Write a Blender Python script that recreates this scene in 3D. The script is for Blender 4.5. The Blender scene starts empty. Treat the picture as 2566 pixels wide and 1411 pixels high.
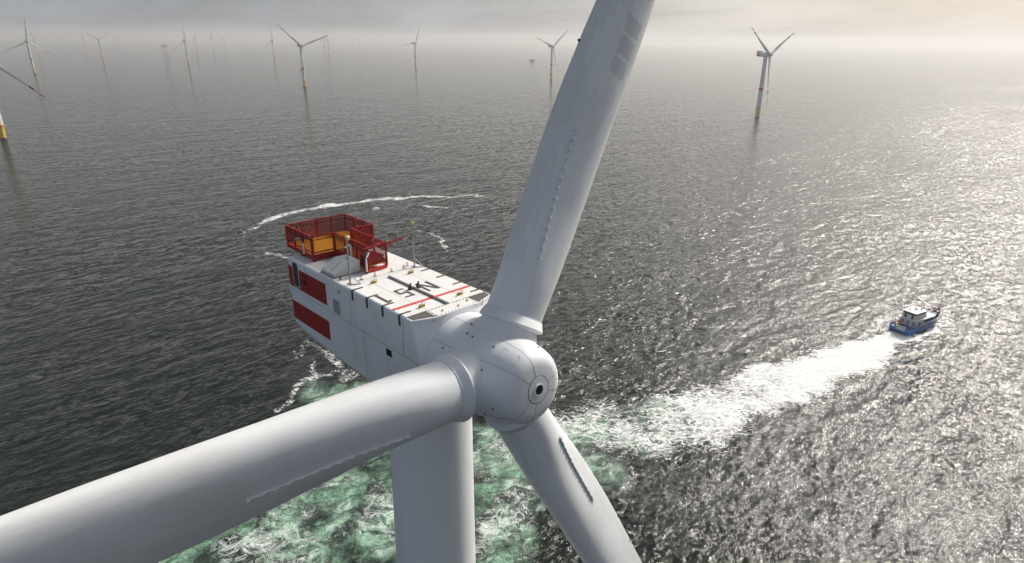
import bpy, math, random
import numpy as np
from mathutils import Vector, Matrix
random.seed(7)
C = bpy.context.scene.collection
PI = math.pi
K = 0.748                      # nacelle drawing units -> metres
YAW = -0.80734                 # direction the rotors face
CAMZ = 119.745
TOWER = Vector((-6.098, 41.986, 0.0))
ZR = 102.878                   # roof height of the near nacelle above the sea
TX = -4.2                      # tower axis in nacelle drawing units
SUN_EL, SUN_AZ = math.radians(36), math.radians(46)      # azimuth from +Y towards +X

# ------------------------------------------------------------------ materials
def nmat(name):
    m = bpy.data.materials.new(name); m.use_nodes = True
    nt = m.node_tree; b = nt.nodes['Principled BSDF']
    return m, nt, b
def N(nt, t, **kw):
    n = nt.nodes.new(t)
    for k, v in kw.items():
        if k in n.inputs.keys() if isinstance(k, str) else False: n.inputs[k].default_value = v
        else: setattr(n, k, v)
    return n
def L(nt, a, b): nt.links.new(a, b)
def math_(nt, op, a, b=None, c=None, clamp=False):
    n = nt.nodes.new('ShaderNodeMath'); n.operation = op; n.use_clamp = clamp
    for i, v in enumerate((a, b, c)):
        if v is None: continue
        if isinstance(v, (int, float)): n.inputs[i].default_value = v
        else: L(nt, v, n.inputs[i])
    return n.outputs[0]
def sstep(nt, x, lo, hi, a=0.0, b=1.0):
    n = nt.nodes.new('ShaderNodeMapRange'); n.interpolation_type = 'SMOOTHSTEP'
    n.inputs[1].default_value = lo; n.inputs[2].default_value = hi
    n.inputs[3].default_value = a; n.inputs[4].default_value = b
    L(nt, x, n.inputs[0]); return n.outputs[0]
def mix(nt, f, a, b):
    n = nt.nodes.new('ShaderNodeMix'); n.data_type = 'RGBA'
    for s, v in ((n.inputs[0], f), (n.inputs[6], a), (n.inputs[7], b)):
        if isinstance(v, (int, float)): s.default_value = v
        elif isinstance(v, tuple): s.default_value = (*v, 1)
        else: L(nt, v, s)
    return n.outputs[2]
def noise(nt, vec, scale, detail=3, rough=.55, dist=0.0):
    n = nt.nodes.new('ShaderNodeTexNoise'); n.inputs['Scale'].default_value = scale
    n.inputs['Detail'].default_value = detail; n.inputs['Roughness'].default_value = rough
    n.inputs['Distortion'].default_value = dist
    if vec is not None: L(nt, vec, n.inputs['Vector'])
    return n.outputs[0]
def mapping(nt, vec, scale=(1, 1, 1), rot=(0, 0, 0), loc=(0, 0, 0)):
    n = nt.nodes.new('ShaderNodeMapping'); n.inputs['Scale'].default_value = scale
    n.inputs['Rotation'].default_value = rot; n.inputs['Location'].default_value = loc
    L(nt, vec, n.inputs['Vector']); return n.outputs[0]

def paint(name, col, rough=.42, grime=.10, scale=.35, dirt=(.30, .30, .28), speck=0.0, streak=False, bump=.0):
    """weathered paint: broad uneven tone, blotches with an edge, fine specks"""
    m, nt, b = nmat(name)
    tc = nt.nodes.new('ShaderNodeTexCoord').outputs['Object']
    n1 = noise(nt, mapping(nt, tc, (1, 1, .45) if streak else (1, 1, 1)), scale, 5, .6, .4)
    n2 = noise(nt, tc, scale * 9, 4, .65)
    f = math_(nt, 'MULTIPLY', sstep(nt, n1, .45, .75), grime)
    f = math_(nt, 'ADD', f, math_(nt, 'MULTIPLY', sstep(nt, n2, .5, .8), grime * .5))
    if speck:
        n3 = noise(nt, tc, scale * 60, 2, .5)
        f = math_(nt, 'ADD', f, math_(nt, 'MULTIPLY', sstep(nt, n3, .66, .72), speck))
    c = mix(nt, f, col, dirt)
    L(nt, c, b.inputs['Base Color'])
    L(nt, math_(nt, 'ADD', math_(nt, 'MULTIPLY', n2, .18), rough - .09), b.inputs['Roughness'])
    return m
def plain(name, col, rough=.5, metal=0.0, var=.12, scale=3.0):
    m, nt, b = nmat(name)
    tc = nt.nodes.new('ShaderNodeTexCoord').outputs['Object']
    n1 = noise(nt, tc, scale, 4, .6)
    d = tuple(x * (1 - 2.2 * var) for x in col)
    L(nt, mix(nt, sstep(nt, n1, .3, .7), d, col), b.inputs['Base Color'])
    b.inputs['Roughness'].default_value = rough; b.inputs['Metallic'].default_value = metal
    return m
def mesh_screen(name, col, opaque):
    """fine expanded-metal screen, the holes far smaller than a pixel"""
    m, nt, b = nmat(name)
    b.inputs['Base Color'].default_value = (*col, 1); b.inputs['Roughness'].default_value = .5
    tc = nt.nodes.new('ShaderNodeTexCoord').outputs['Object']
    n1 = noise(nt, tc, 2.0, 2)
    a = math_(nt, 'ADD', math_(nt, 'MULTIPLY', n1, .1), opaque - .05)
    L(nt, a, b.inputs['Alpha'])
    return m

M = {}
M['gel'] = paint('turbine_paint', (.68, .695, .715), .5, .24, .35, (.40, .40, .38), .05)
M['shell'] = paint('nacelle_paint', (.76, .77, .785), .5, .26, .5, (.40, .40, .38), .10, True)
M['deck'] = paint('roof_paint', (.74, .73, .71), .62, .30, .8, (.42, .41, .38), .25)
M['tower'] = paint('tower_paint', (.72, .73, .74), .42, .10, .18, (.45, .45, .44), .03, True)
M['far'] = paint('distant_turbine_paint', (.58, .585, .59), .45, .08, .05, (.45, .45, .44))
M['red'] = paint('red_marking_paint', (.30, .008, .012), .55, .25, .8, (.13, .012, .012))
M['rail_red'] = plain('red_railing_paint', (.33, .010, .010), .45, 0, .10, 4)
M['bright_red'] = plain('bright_red_paint', (.62, .015, .012), .5, 0, .06, 4)
M['far_red'] = plain('distant_red_paint', (.45, .014, .022), .6, 0, .08, .3)
M['stripe'] = paint('red_stripe_paint', (.55, .06, .045), .6, .35, 3.0, (.50, .2, .17))
M['screen'] = mesh_screen('red_mesh_screen', (.26, .010, .014), .52)
M['screen_thin'] = mesh_screen('red_mesh_screen_open', (.26, .010, .014), .36)
M['yellow_floor'] = plain('yellow_deck', (.72, .30, .008), .6, 0, .08, 5)
M['yellow'] = plain('yellow_lug', (.55, .32, .02), .5, 0, .2, 8)
M['tp_yellow'] = paint('yellow_foundation_paint', (.62, .38, .02), .5, .3, .3, (.35, .22, .05), .1, True)
M['dark'] = plain('dark_rubber', (.02, .02, .02), .6, 0, .2, 6)
M['growth'] = plain('dark_waterline_growth', (.018, .018, .014), .8, 0, .3, 2)
M['brownish'] = plain('weathered_strap', (.10, .088, .072), .7, 0, .3, 8)
M['patch'] = plain('grey_antislip_patch', (.115, .105, .098), .9, 0, .12, 12)
M['letter'] = paint('worn_black_lettering', (.04, .04, .045), .8, .38, 5.0, (.30, .29, .28), .45)
M['seam'] = plain('seam_sealant', (.15, .15, .15), .8, 0, .2, 4)
M['steel'] = plain('galvanised_steel', (.42, .42, .42), .45, .55, .15, 6)
M['rail_grey'] = plain('grey_rail', (.24, .24, .25), .5, .2, .12, 6)
M['box'] = paint('grey_housing_paint', (.52, .53, .53), .45, .12, .8, (.36, .36, .35))
M['ball'] = plain('cream_ball', (.60, .42, .15), .5, 0, .1, 8)
M['glass'] = plain('dark_window_glass', (.05, .052, .058), .12, 0, .3, .8)
M['hole'] = plain('dark_opening', (.004, .004, .004), .8, 0, .1, 4)
M['white'] = plain('white_paint', (.74, .74, .72), .4, 0, .08, 1.2)
M['boat_blue'] = paint('blue_hull_paint', (.03, .18, .56), .35, .25, .5, (.02, .05, .10))
M['boat_deckblue'] = plain('blue_deck_paint', (.09, .17, .38), .6, 0, .15, 1.0)
M['boat_dark'] = plain('dark_boat_fittings', (.02, .022, .028), .4, 0, .2, 2)
M['boat_grey'] = plain('grey_boat_panel', (.36, .37, .40), .5, 0, .15, 1.2)
M['orange'] = plain('orange_marking', (.60, .26, .02), .5, 0, .12, 2)
M['ship'] = plain('grey_ship_paint', (.16, .17, .19), .6, 0, .2, .3)

# ------------------------------------------------------------------ mesh builder
class MB:
    def __init__(s): s.v = []; s.f = []
    def add(s, verts, faces):
        o = len(s.v); s.v += [tuple(p) for p in verts]; s.f += [tuple(i + o for i in fc) for fc in faces]
    def box(s, x0, x1, y0, y1, z0, z1):
        P = [(x, y, z) for x in (x0, x1) for y in (y0, y1) for z in (z0, z1)]
        s.add(P, [(0, 1, 3, 2), (4, 6, 7, 5), (0, 4, 5, 1), (2, 3, 7, 6), (0, 2, 6, 4), (1, 5, 7, 3)])
    def obox(s, p0, p1, w, h, up=(0, 0, 1)):
        """bar from p0 to p1, w wide, h tall"""
        p0, p1 = Vector(p0), Vector(p1); d = (p1 - p0).normalized(); up = Vector(up)
        if abs(d.dot(up)) > .98: up = Vector((1, 0, 0))
        a = d.cross(up).normalized() * w / 2; b = a.cross(d).normalized() * h / 2
        P = [p + sa * a + sb * b for p in (p0, p1) for sa, sb in ((-1, -1), (1, -1), (1, 1), (-1, 1))]
        s.add(P, [(0, 1, 2, 3), (7, 6, 5, 4), (0, 4, 5, 1), (1, 5, 6, 2), (2, 6, 7, 3), (3, 7, 4, 0)])
    def tube(s, pts, r, n=8, cap=True):
        pts = [Vector(p) for p in pts]; rs = r if isinstance(r, (list, tuple)) else [r] * len(pts)
        rings = []; ref = None
        for i, p in enumerate(pts):
            d = (pts[min(i + 1, len(pts) - 1)] - pts[max(i - 1, 0)]).normalized()
            if ref is None:
                ref = Vector((0, 0, 1)) if abs(d.z) < .9 else Vector((1, 0, 0))
            a = d.cross(ref).normalized(); b = d.cross(a).normalized(); ref = -b if False else ref
            rings.append([p + rs[i] * (math.cos(2 * PI * k / n) * a + math.sin(2 * PI * k / n) * b) for k in range(n)])
        s.rings(rings, cap)
    def rings(s, rings, cap=True, closed=True):
        n = len(rings[0]); V = [p for r in rings for p in r]; F = []
        for i in range(len(rings) - 1):
            for k in range(n if closed else n - 1):
                k2 = (k + 1) % n
                F.append((i * n + k, i * n + k2, (i + 1) * n + k2, (i + 1) * n + k))
        if cap:
            F.append(tuple(range(n))[::-1]); F.append(tuple((len(rings) - 1) * n + k for k in range(n)))
        s.add(V, F)
    def lathe(s, prof, o=(0, 0, 0), ax=(0, 0, 1), n=32, cap=True):
        """prof: (radius, height along ax)"""
        o, ax = Vector(o), Vector(ax).normalized()
        a = ax.orthogonal().normalized(); b = ax.cross(a)
        s.rings([[o + ax * h + r * (math.cos(2 * PI * k / n) * a + math.sin(2 * PI * k / n) * b) for k in range(n)] for r, h in prof], cap)
    def ball(s, c, r, n=14):
        s.lathe([(max(1e-3, r * math.sin(PI * i / 8)), -r * math.cos(PI * i / 8)) for i in range(9)], c, (0, 0, 1), n)
    def prism(s, poly, h, o=(0, 0, 0), ex=(1, 0, 0), ey=(0, 1, 0), ez=(0, 0, 1)):
        o, ex, ey, ez = map(Vector, (o, ex, ey, ez)); n = len(poly)
        A = [o + ex * p[0] + ey * p[1] for p in poly]; B = [p + ez * h for p in A]
        s.add(A + B, [tuple(range(n))[::-1], tuple(range(n, 2 * n))] + [(i, (i + 1) % n, n + (i + 1) % n, n + i) for i in range(n)])
    def build(s, name, mat, parent=None, T=None, sharp=38, kind=None, label=None):
        me = bpy.data.meshes.new(name)
        vs = [T(p) for p in s.v] if T else s.v
        me.from_pydata([tuple(p) for p in vs], [], s.f)
        me.polygons.foreach_set('use_smooth', [True] * len(me.polygons))
        import bmesh
        bm = bmesh.new(); bm.from_mesh(me); bmesh.ops.recalc_face_normals(bm, faces=bm.faces); bm.to_mesh(me); bm.free()
        me.set_sharp_from_angle(angle=math.radians(sharp))
        me.materials.append(mat)
        o = bpy.data.objects.new(name, me); C.objects.link(o)
        if parent: o.parent = parent
        if kind: o['kind'] = kind
        if label: o['label'] = label
        return o
def pieces(mb, name, mat, parent, T=None):
    """every connected piece of the builder becomes a part of its own"""
    par = list(range(len(mb.v)))
    def find(i):
        while par[i] != i: par[i] = par[par[i]]; i = par[i]
        return i
    for f in mb.f:
        for a in f[1:]: par[find(a)] = find(f[0])
    gr = {}
    for f in mb.f: gr.setdefault(find(f[0]), []).append(f)
    out = []
    for fs in gr.values():
        ids = sorted({i for f in fs for i in f}); mp = {j: k for k, j in enumerate(ids)}
        m_ = MB(); m_.v = [mb.v[j] for j in ids]; m_.f = [tuple(mp[i] for i in f) for f in fs]
        out.append(m_.build(name, mat, parent, T))
    return out
def thing(name, label, cat, loc=(0, 0, 0), rz=0, group=None):
    o = bpy.data.objects.new(name, None); C.objects.link(o)
    o.location = loc; o.rotation_euler = (0, 0, rz); o['label'] = label; o['category'] = cat
    if group: o['group'] = group
    o.empty_display_size = .5
    return o
def U(p):      # nacelle drawing units (x fwd from roof front edge, y, z from roof) -> metres in the turbine's frame
    return ((p[0] - TX) * K, p[1] * K, p[2] * K + ZR)

# rotor frame, in drawing units
TAU = .0935
AX = Vector((math.cos(TAU), 0, math.sin(TAU)))
UPV = Vector((-math.sin(TAU), 0, math.cos(TAU)))
SD = Vector((0, 1, 0))
NOSE = Vector((10.778, 0, -3.870))
S0 = 5.48
HUB = NOSE - AX * S0
PHASE = .5576

# ------------------------------------------------------------------ blade (shared by every turbine)
ST = [  # r, LE, TE, thickness
    (5.0, 2.52, 2.52, 5.04), (6.5, 2.54, 2.54, 5.05), (8, 2.64, 2.62, 4.95), (10, 2.80, 2.86, 4.55), (12.5, 2.90, 3.2, 4.0), (15, 2.96, 3.5, 3.5),
    (20, 2.98, 3.78, 2.95), (25, 3.05, 3.85, 2.6), (30, 3.08, 3.75, 2.25), (36, 2.98, 3.45, 1.85), (50, 2.05, 2.85, 1.2),
    (70, 1.35, 2.05, .75), (90, .8, 1.3, .42), (98, .5, .8, .25), (101, .25, .4, .12), (101.6, .08, .12, .04)]
STA = np.array(ST)
def station(r):
    return [float(np.interp(r, STA[:, 0], STA[:, i])) for i in (1, 2, 3)]
def twist(r): return float(np.interp(r, [5, 12, 20, 40, 70, 101], [.16, .15, .12, .07, .02, 0]))
def bend(r): return -3.2 * (max(r - 20, 0) / 80) ** 2 - .009 * r         # upwind prebend (-Y)
def airfoil(u): return 2.2 * (0.2969 * math.sqrt(u) - .126 * u - .3516 * u * u + .2843 * u ** 3 - .1036 * u ** 4) / .22 * .5
def sec_pt(r, th):
    a, b, t = station(r); w = min(1, max(0, (r - 6) / 15)); w = w * w * (3 - 2 * w)
    R = (a + b) / 2; cx = (a - b) / 2
    x0, y0 = cx + R * math.cos(th), t / 2 * math.sin(th)
    u = (1 - math.cos(th)) / 2
    x1, y1 = a - (a + b) * u, t * airfoil(u) * (1 if math.sin(th) >= 0 else -1)
    x, y = x0 + (x1 - x0) * w, y0 + (y1 - y0) * w
    be = twist(r)
    # LE turned upwind (-Y) by the twist
    return Vector((x * math.cos(be) + y * math.sin(be), -x * math.sin(be) + y * math.cos(be) + bend(r), r))
def face_pt(r, xc):
    """point of the upwind face at chord position xc (before twist)"""
    best = min((th for th in np.linspace(PI, 2 * PI, 181)), key=lambda th: abs(_x(r, th) - xc))
    return sec_pt(r, best)
def _x(r, th):
    a, b, t = station(r); w = min(1, max(0, (r - 6) / 15)); w = w * w * (3 - 2 * w)
    x0 = (a - b) / 2 + (a + b) / 2 * math.cos(th); x1 = a - (a + b) * (1 - math.cos(th)) / 2
    return x0 + (x1 - x0) * w
def blade_mb(rs, n):
    mb = MB(); rings = []
    for r in rs: rings.append([sec_pt(r, 2 * PI * k / n) * K for k in range(n)])
    mb.rings(rings); return mb
def blade_band_mb(r0, r1, n, grow=.03):
    mb = MB(); rings = []
    for r in np.linspace(r0, r1, 5):
        c = Vector((0, bend(r), r)); ring = []
        for k in range(n):
            p = sec_pt(r, 2 * PI * k / n); d = p - c; ring.append((p + d.normalized() * grow) * K)
        rings.append(ring)
    mb.rings(rings); return mb
def blade_matrix(theta, origin):
    bd = math.cos(theta) * UPV + math.sin(theta) * SD
    led = bd.cross(AX)
    m = Matrix((led, -AX, bd)).transposed().to_4x4(); m.translation = origin
    return m

def blade_material(rubbed=True):
    m, nt, b = nmat('blade_gelcoat')
    tc = nt.nodes.new('ShaderNodeTexCoord').outputs['Object']
    sp = nt.nodes.new('ShaderNodeSeparateXYZ'); L(nt, tc, sp.inputs[0])
    X, Y, Z = sp.outputs
    n1 = noise(nt, mapping(nt, tc, (.9, .9, .22)), .55, 6, .62, .6)
    n2 = noise(nt, mapping(nt, tc, (1, 1, .5), loc=(7, 3, 1)), 2.6, 4, .6)
    n3 = noise(nt, tc, 40, 2, .5)
    base = (.68, .695, .715)
    c = mix(nt, math_(nt, 'MULTIPLY', sstep(nt, n1, .52, .55), .36), base, (.56, .565, .565))   # repaired areas with an edge
    c = mix(nt, math_(nt, 'MULTIPLY', sstep(nt, n2, .50, .72), .20), c, (.55, .54, .52))
    # filler band near the trailing edge and the tape along the leading edge, stepped along the span
    step = sstep(nt, noise(nt, mapping(nt, tc, (0, 0, 1)), .12, 0, .3), .49, .495)
    lim = math_(nt, 'ADD', math_(nt, 'MULTIPLY', step, .35), -2.05)
    te = math_(nt, 'LESS_THAN', X, lim)
    te = math_(nt, 'MULTIPLY', te, sstep(nt, Z, 7.0, 7.1))
    c = mix(nt, math_(nt, 'MULTIPLY', te, .38), c, (.54, .56, .55))
    lim2 = math_(nt, 'ADD', math_(nt, 'MULTIPLY', step, -.35), 1.85)
    le = math_(nt, 'MULTIPLY', math_(nt, 'GREATER_THAN', X, lim2), sstep(nt, Z, 8.9, 9.0))
    c = mix(nt, math_(nt, 'MULTIPLY', le, .30), c, (.70, .68, .62))
    # patches of dull repair filler
    vo = nt.nodes.new('ShaderNodeTexVoronoi'); vo.inputs['Scale'].default_value = .30
    L(nt, mapping(nt, tc, (1, .2, .55), loc=(.4, 0, .2)), vo.inputs['Vector'])
    edge = math_(nt, 'ADD', vo.outputs['Distance'], math_(nt, 'MULTIPLY', n2, .12))
    pt = math_(nt, 'MULTIPLY', sstep(nt, edge, .26, .25), sstep(nt, Z, 14, 15))
    c = mix(nt, math_(nt, 'MULTIPLY', pt, .45), c, (.46, .47, .48))
    c = mix(nt, math_(nt, 'MULTIPLY', sstep(nt, n3, .68, .74), .12), c, (.3, .3, .29))
    # three dull rubbed areas side by side, further out
    for z0_, z1_ in (((21.3, 22.5), (22.75, 24.1), (24.4, 25.6)) if rubbed else ()):
        e = math_(nt, 'MULTIPLY', math_(nt, 'SUBTRACT', n2, .5), .9)
        zz_ = math_(nt, 'ADD', Z, e); xx_ = math_(nt, 'ADD', X, math_(nt, 'MULTIPLY', math_(nt, 'SUBTRACT', n1, .5), 2.0))
        k_ = math_(nt, 'MULTIPLY', math_(nt, 'GREATER_THAN', zz_, z0_), math_(nt, 'LESS_THAN', zz_, z1_))
        k_ = math_(nt, 'MULTIPLY', k_, math_(nt, 'MULTIPLY', math_(nt, 'GREATER_THAN', xx_, -.3), math_(nt, 'LESS_THAN', xx_, 1.25)))
        c = mix(nt, math_(nt, 'MULTIPLY', k_, .50), c, (.40, .41, .42))
    b.inputs['Specular IOR Level'].default_value = .35
    L(nt, c, b.inputs['Base Color'])
    L(nt, math_(nt, 'ADD', math_(nt, 'MULTIPLY', n1, .20), .50), b.inputs['Roughness'])
    return m
M['blade'] = blade_material()
M['blade_plain'] = blade_material(False)

# ------------------------------------------------------------------ the near turbine
near = thing('wind_turbine', 'huge foreground wind turbine with red railed platform and N51 on its white nacelle roof',
             'wind turbine', TOWER, YAW)

def section(x, inset=0.0, npt=14):
    """rounded box section of the nacelle at x"""
    zb = float(np.interp(x, [-23.9, -23.4, -22.6, -20, -16, -8, 0], [-7.3, -7.9, -8.45, -8.72, -8.98, -9.35, -9.4])) + inset
    y1 = 4.6 - inset; zt = -inset; pts = []
    rt, rb = .13, .55
    def arc(cy, cz, r, a0, a1, m):
        return [(cy + r * math.cos(a), cz + r * math.sin(a)) for a in np.linspace(a0, a1, m)]
    def line(p, q, m): return [(p[0] + (q[0] - p[0]) * t, p[1] + (q[1] - p[1]) * t) for t in np.linspace(0, 1, m + 2)[1:-1]]
    segs = arc(y1 - rt, zt - rt, rt, PI / 2, 0, 4)
    segs += line((y1, zt - rt), (y1, zb + rb), npt)
    segs += arc(y1 - rb, zb + rb, rb, 0, -PI / 2, 5)
    segs += line((y1 - rb, zb), (-y1 + rb, zb), npt)
    segs += arc(-y1 + rb, zb + rb, rb, -PI / 2, -PI, 5)
    segs += line((-y1, zb + rb), (-y1, zt - rt), npt)
    segs += arc(-y1 + rt, zt - rt, rt, PI, PI / 2, 4)
    segs += line((-y1 + rt, zt), (y1 - rt, zt), npt + 7)
    return [Vector((x, y, z)) for y, z in segs]
mb = MB()
rings = [section(-23.95, 1.0), section(-23.9, .5), section(-23.72, .2), section(-23.4, .06), section(-23.0)]
rings += [section(x) for x in (-20, -16, -12, -8, -4, -1)]
f0 = section(0)
def fx(p):
    zc = -4.7
    if p.z > -.3: x = .85 * min(1, max(0, (4.6 - abs(p.y)) / 2.15))
    elif p.z < -9.0: x = .85 * min(1, max(0, (4.6 - abs(p.y)) / 2.15))
    else: x = 1.15 * max(0, 1 - abs(p.z - zc) / 4.45) ** .8
    return x
front = [Vector((fx(p), p.y, p.z)) for p in f0]
gc = NOSE - AX * 9.45
def rim(R, s):
    c = NOSE - AX * s; out = []
    for p in front:
        a = math.atan2(p.z + 4.75, p.y); out.append(c + SD * (R * math.cos(a)) + UPV * (R * math.sin(a)))
    return out
rr = rim(4.42, 9.45)
def midring(t, bulge):
    return [f.lerp(r, t) - AX * bulge * (0 if (f - r).length < .4 else min(1, ((f - r).length - .4) / 1.2)) for f, r in zip(front, rr)]
rings += [front, midring(.33, .16), midring(.66, .22), rr, rim(3.9, 9.5)]
mb.rings(rings)
nac = mb.build('nacelle', M['shell'], near, U, 30)

# roof skin in a slightly rougher paint, laid on top, and all that is marked or fixed on it
mb = MB(); mb.box(-22.9, -10.47, -4.42, 4.42, .0, .02); mb.build('rear_roof_panel', M['deck'], nac, U)
mb = MB(); mb.box(-10.42, -.93, -4.45, 4.45, .0, .03); mb.build('front_roof_hatch', M['deck'], nac, U)
mb = MB()
mb.prism([(-.86, -2.36), (.66, -2.36), (.82, -2.2), (.84, 2.2), (.68, 2.3), (-.86, 2.3)], .03); mb.build('roof_nose_panel', M['deck'], nac, U)
for sgn in (-1, 1):
    mb = MB(); mb.prism([(-.84, sgn * 4.4), (-.02, sgn * 4.38), (.58, sgn * 2.48), (-.84, sgn * 2.42)], .022); mb.build('antislip_patch', M['patch'], nac, U)
mb = MB()
mb.box(-10.46, -10.43, -4.5, 4.5, .0, .012); mb.box(-.92, -.87, -4.5, 4.5, .0, .012)
mb.box(-11.45, -11.42, -4.4, 4.4, .018, .028)
for y in (-2.15, 2.15): mb.box(-10.0, -.95, y - .012, y + .012, .03, .036)
pieces(mb, 'roof_seam', M['seam'], nac, U)
mb = MB(); mb.box(-3.2, -2.8, -4.43, 4.43, .03, .04); mb.build('red_roof_stripe', M['stripe'], nac, U)
mb = MB(); mb.box(-10.35, -1.0, -.09, .09, .03, .2); mb.box(-1.0, -.82, -.14, .14, .03, .2); mb.build('ridge_rail', M['rail_grey'], nac, U)
mb = MB(); mb.box(-3.2, -2.8, -.1, .1, .2, .21); mb.box(-3.2, -2.8, -.105, -.09, .04, .2); mb.build('rail_marking', M['stripe'], nac, U)
# lettering N51, read from behind: tops of the letters towards the rotor
lt = MB(); z0, z1 = .031, .039
def bar(x0, y0, x1, y1, w): lt.obox((x0, y0, (z0 + z1) / 2), (x1, y1, (z0 + z1) / 2), w, z1 - z0)
lt.box(-6.85, -4.5, 1.74, 2.08, z0, z1)
lt.box(-6.85, -4.5, .62, .94, z0, z1)
lt.prism([(-6.85, .64), (-6.85, 1.02), (-4.5, 2.06), (-4.5, 1.66)], z1 - z0 + .002, (0, 0, z0))
mbN = lt; lt.build('letter_n', M['letter'], nac, U)
lt = MB()
lt.box(-6.85, -6.55, -1.92, -.78, z0, z1); lt.box(-6.55, -5.87, -1.92, -1.62, z0, z1); lt.box(-5.87, -5.57, -1.92, -.8, z0, z1)
lt.box(-5.57, -4.9, -1.12, -.8, z0, z1); lt.box(-4.9, -4.6, -1.92, -.8, z0, z1)
lt.build('digit_five', M['letter'], nac, U)
lt = MB(); lt.box(-6.85, -4.65, -3.90, -3.54, z0, z1); lt.prism([(-4.72, -3.54), (-5.0, -3.54), (-5.2, -3.28), (-4.95, -3.14)], z1 - z0, (0, 0, z0))
lt.build('digit_one', M['letter'], nac, U)
# hinges: an arm on the roof edge and a strap hanging down the side
for x in (-9.6, -7.02, -4.4, -1.72):
    for sg in (-1, 1):
        mb = MB()
        mb.box(x - .10, x - .045, min(sg * 4.5, sg * 3.45), max(sg * 4.5, sg * 3.45), .03, .075)
        mb.box(x + .065, x + .12, min(sg * 4.5, sg * 3.45), max(sg * 4.5, sg * 3.45), .03, .075)
        mb.box(x - .03, x + .05, min(sg * 3.55, sg * 3.42), max(sg * 3.55, sg * 3.42), .03, .075)
        mb.box(x - .11, x + .13, sg * 4.62 if sg > 0 else -4.68, 4.68 if sg > 0 else -4.62, -.98, -.02)
        mb.box(x - .11, x + .13, min(sg * 4.68, sg * 4.4), max(sg * 4.68, sg * 4.4), .005, .06)
        mb.build('hinge', M['brownish'], nac, U)
# lifting lugs with yellow blocks
for x, y in ((-9.85, -2.1), (-9.78, 2.25), (-1.82, -2.15), (-1.8, 2.22)):
    pl = MB(); pl.box(x - .16, x + .16, y - .85, y + .85, .03, .045); p_ = pl.build('lug_plate', M['deck'], nac, U)
    mb = MB(); mb.box(x - .1, x + .1, y - .28, y - .06, .045, .24); mb.box(x - .1, x + .1, y + .1, y + .3, .045, .22)
    mb.box(x - .06, x + .06, y - .06, y + .1, .045, .15)
    mb.tube([(x, y + .2 + .17 * math.cos(a), .3 + .17 * math.sin(a)) for a in np.linspace(0, 2 * PI, 13)], .03, 6)
    mb.tube([(x + .12, y - .18 + .15 * math.cos(a), .26 + .15 * math.sin(a)) for a in np.linspace(0, 2 * PI, 13)], .03, 6)
    mb.build('lifting_lug', M['yellow'], nac, U)
for x, y in ((-11.55, -2.46), (-11.52, -.9), (-11.5, 1.08), (-11.48, 2.6), (-11.9, 3.3), (-12.9, -4.0)):
    mb = MB(); mb.box(x - .06, x + .06, y - .22, y + .22, .02, .06); mb.tube([(x, y, .05), (x, y, .25)], .035, 6)
    mb.tube([(x, y + .11 * math.cos(a), .32 + .11 * math.sin(a)) for a in np.linspace(0, 2 * PI, 11)], .028, 6)
    mb.build('anchor_eye', M['dark'], nac, U)
for x, y in ((.15, -1.35), (.2, .4), (-.2, 1.75)):
    mb = MB(); mb.box(x - .07, x + .07, y - .09, y + .09, .03, .1); mb.tube([(x, y + .07 * math.cos(a), .15 + .07 * math.sin(a)) for a in np.linspace(0, 2 * PI, 9)], .025, 6)
    mb.build('anchor_eye', M['yellow'], nac, U)
mb = MB()
for i in range(12):
    y = -2.2 + 4.3 * i / 11; mb.lathe([(.045, .03), (.045, .06)], (.66, y, 0), n=8); mb.lathe([(.045, .03), (.045, .06)], (-.72, y, 0), n=8)
for i in range(1, 5):
    for y in (-2.24, 2.18): mb.lathe([(.045, .03), (.045, .06)], (-.72 + i * .28, y, 0), n=8)
pieces(mb, 'panel_bolt', M['dark'], nac, U)
for y in (-2.62, 2.75):
    mb = MB(); mb.tube([(.62, y - .12, -.02), (.75, y - .12, .2), (.82, y + .12, .2), (.7, y + .12, -.05), (.72, y + .1, -.35), (.7, y - .1, -.35), (.62, y - .12, -.02)], .035, 6)
    mb.build('shackle', M['steel'], nac, U)
for y, x in ((-.42, -6.05), (.42, -5.95)):
    mb = MB(); mb.box(x - .2, x + .2, y - .2, y + .2, .03, .09); mb.lathe([(.12, .09), (.10, .38), (.14, .40), (.14, .46), (.05, .48)], (x - .02, y - .06, 0), n=10)
    mb.lathe([(.07, .09), (.06, .30), (.09, .55), (.09, .62)], (x - .1, y + .13, 0), n=10)
    mb.build('bollard', M['dark'], nac, U)
# left side: red markings with a pale outline, window, box light, louvre, vent, seams
def side_panel(name, x0, x1, z0, z1, mat, t=.012, parent=nac):
    mb = MB(); mb.box(x0, x1, -4.6 - t, -4.59, z0, z1); return mb.build(name, mat, parent, U)
def side_r_panel(name, x0, x1, z0, z1, mat, t=.012):
    mb = MB(); mb.box(x0, x1, 4.59, 4.6 + t, z0, z1); return mb.build(name, mat, nac, U)
for zt, zb_ in ((-.86, -3.22), (-5.0, -7.2)):
    side_panel('marking_outline', -23.1, -14.90, zb_ - .06, zt + .05, M['white'], .006)
    mb = MB(); mb.box(-23.1, -14.98, -4.612, -4.59, zb_, zt)
    mb.rings([[(x, y, z) for z in (zb_, zt)] for x, y in ((-23.1, -4.612), (-23.42, -4.565), (-23.74, -4.42), (-23.92, -4.12), (-23.965, -3.8))], False, False)
    mb.rings([[(x, y, z) for z in (zb_, zt)] for x, y in ((-23.965, -3.8), (-23.97, 3.6))], False, False)
    mb.build('red_marking', M['red'], nac, U)
    side_r_panel('red_marking', -23.0, -14.98, zb_, zt, M['red'])
mb = MB(); mb.box(-24.3, -23.6, -4.3, 4.3, -4.55, -3.45); mb.build('rear_ledge', M['shell'], nac, U)
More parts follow.
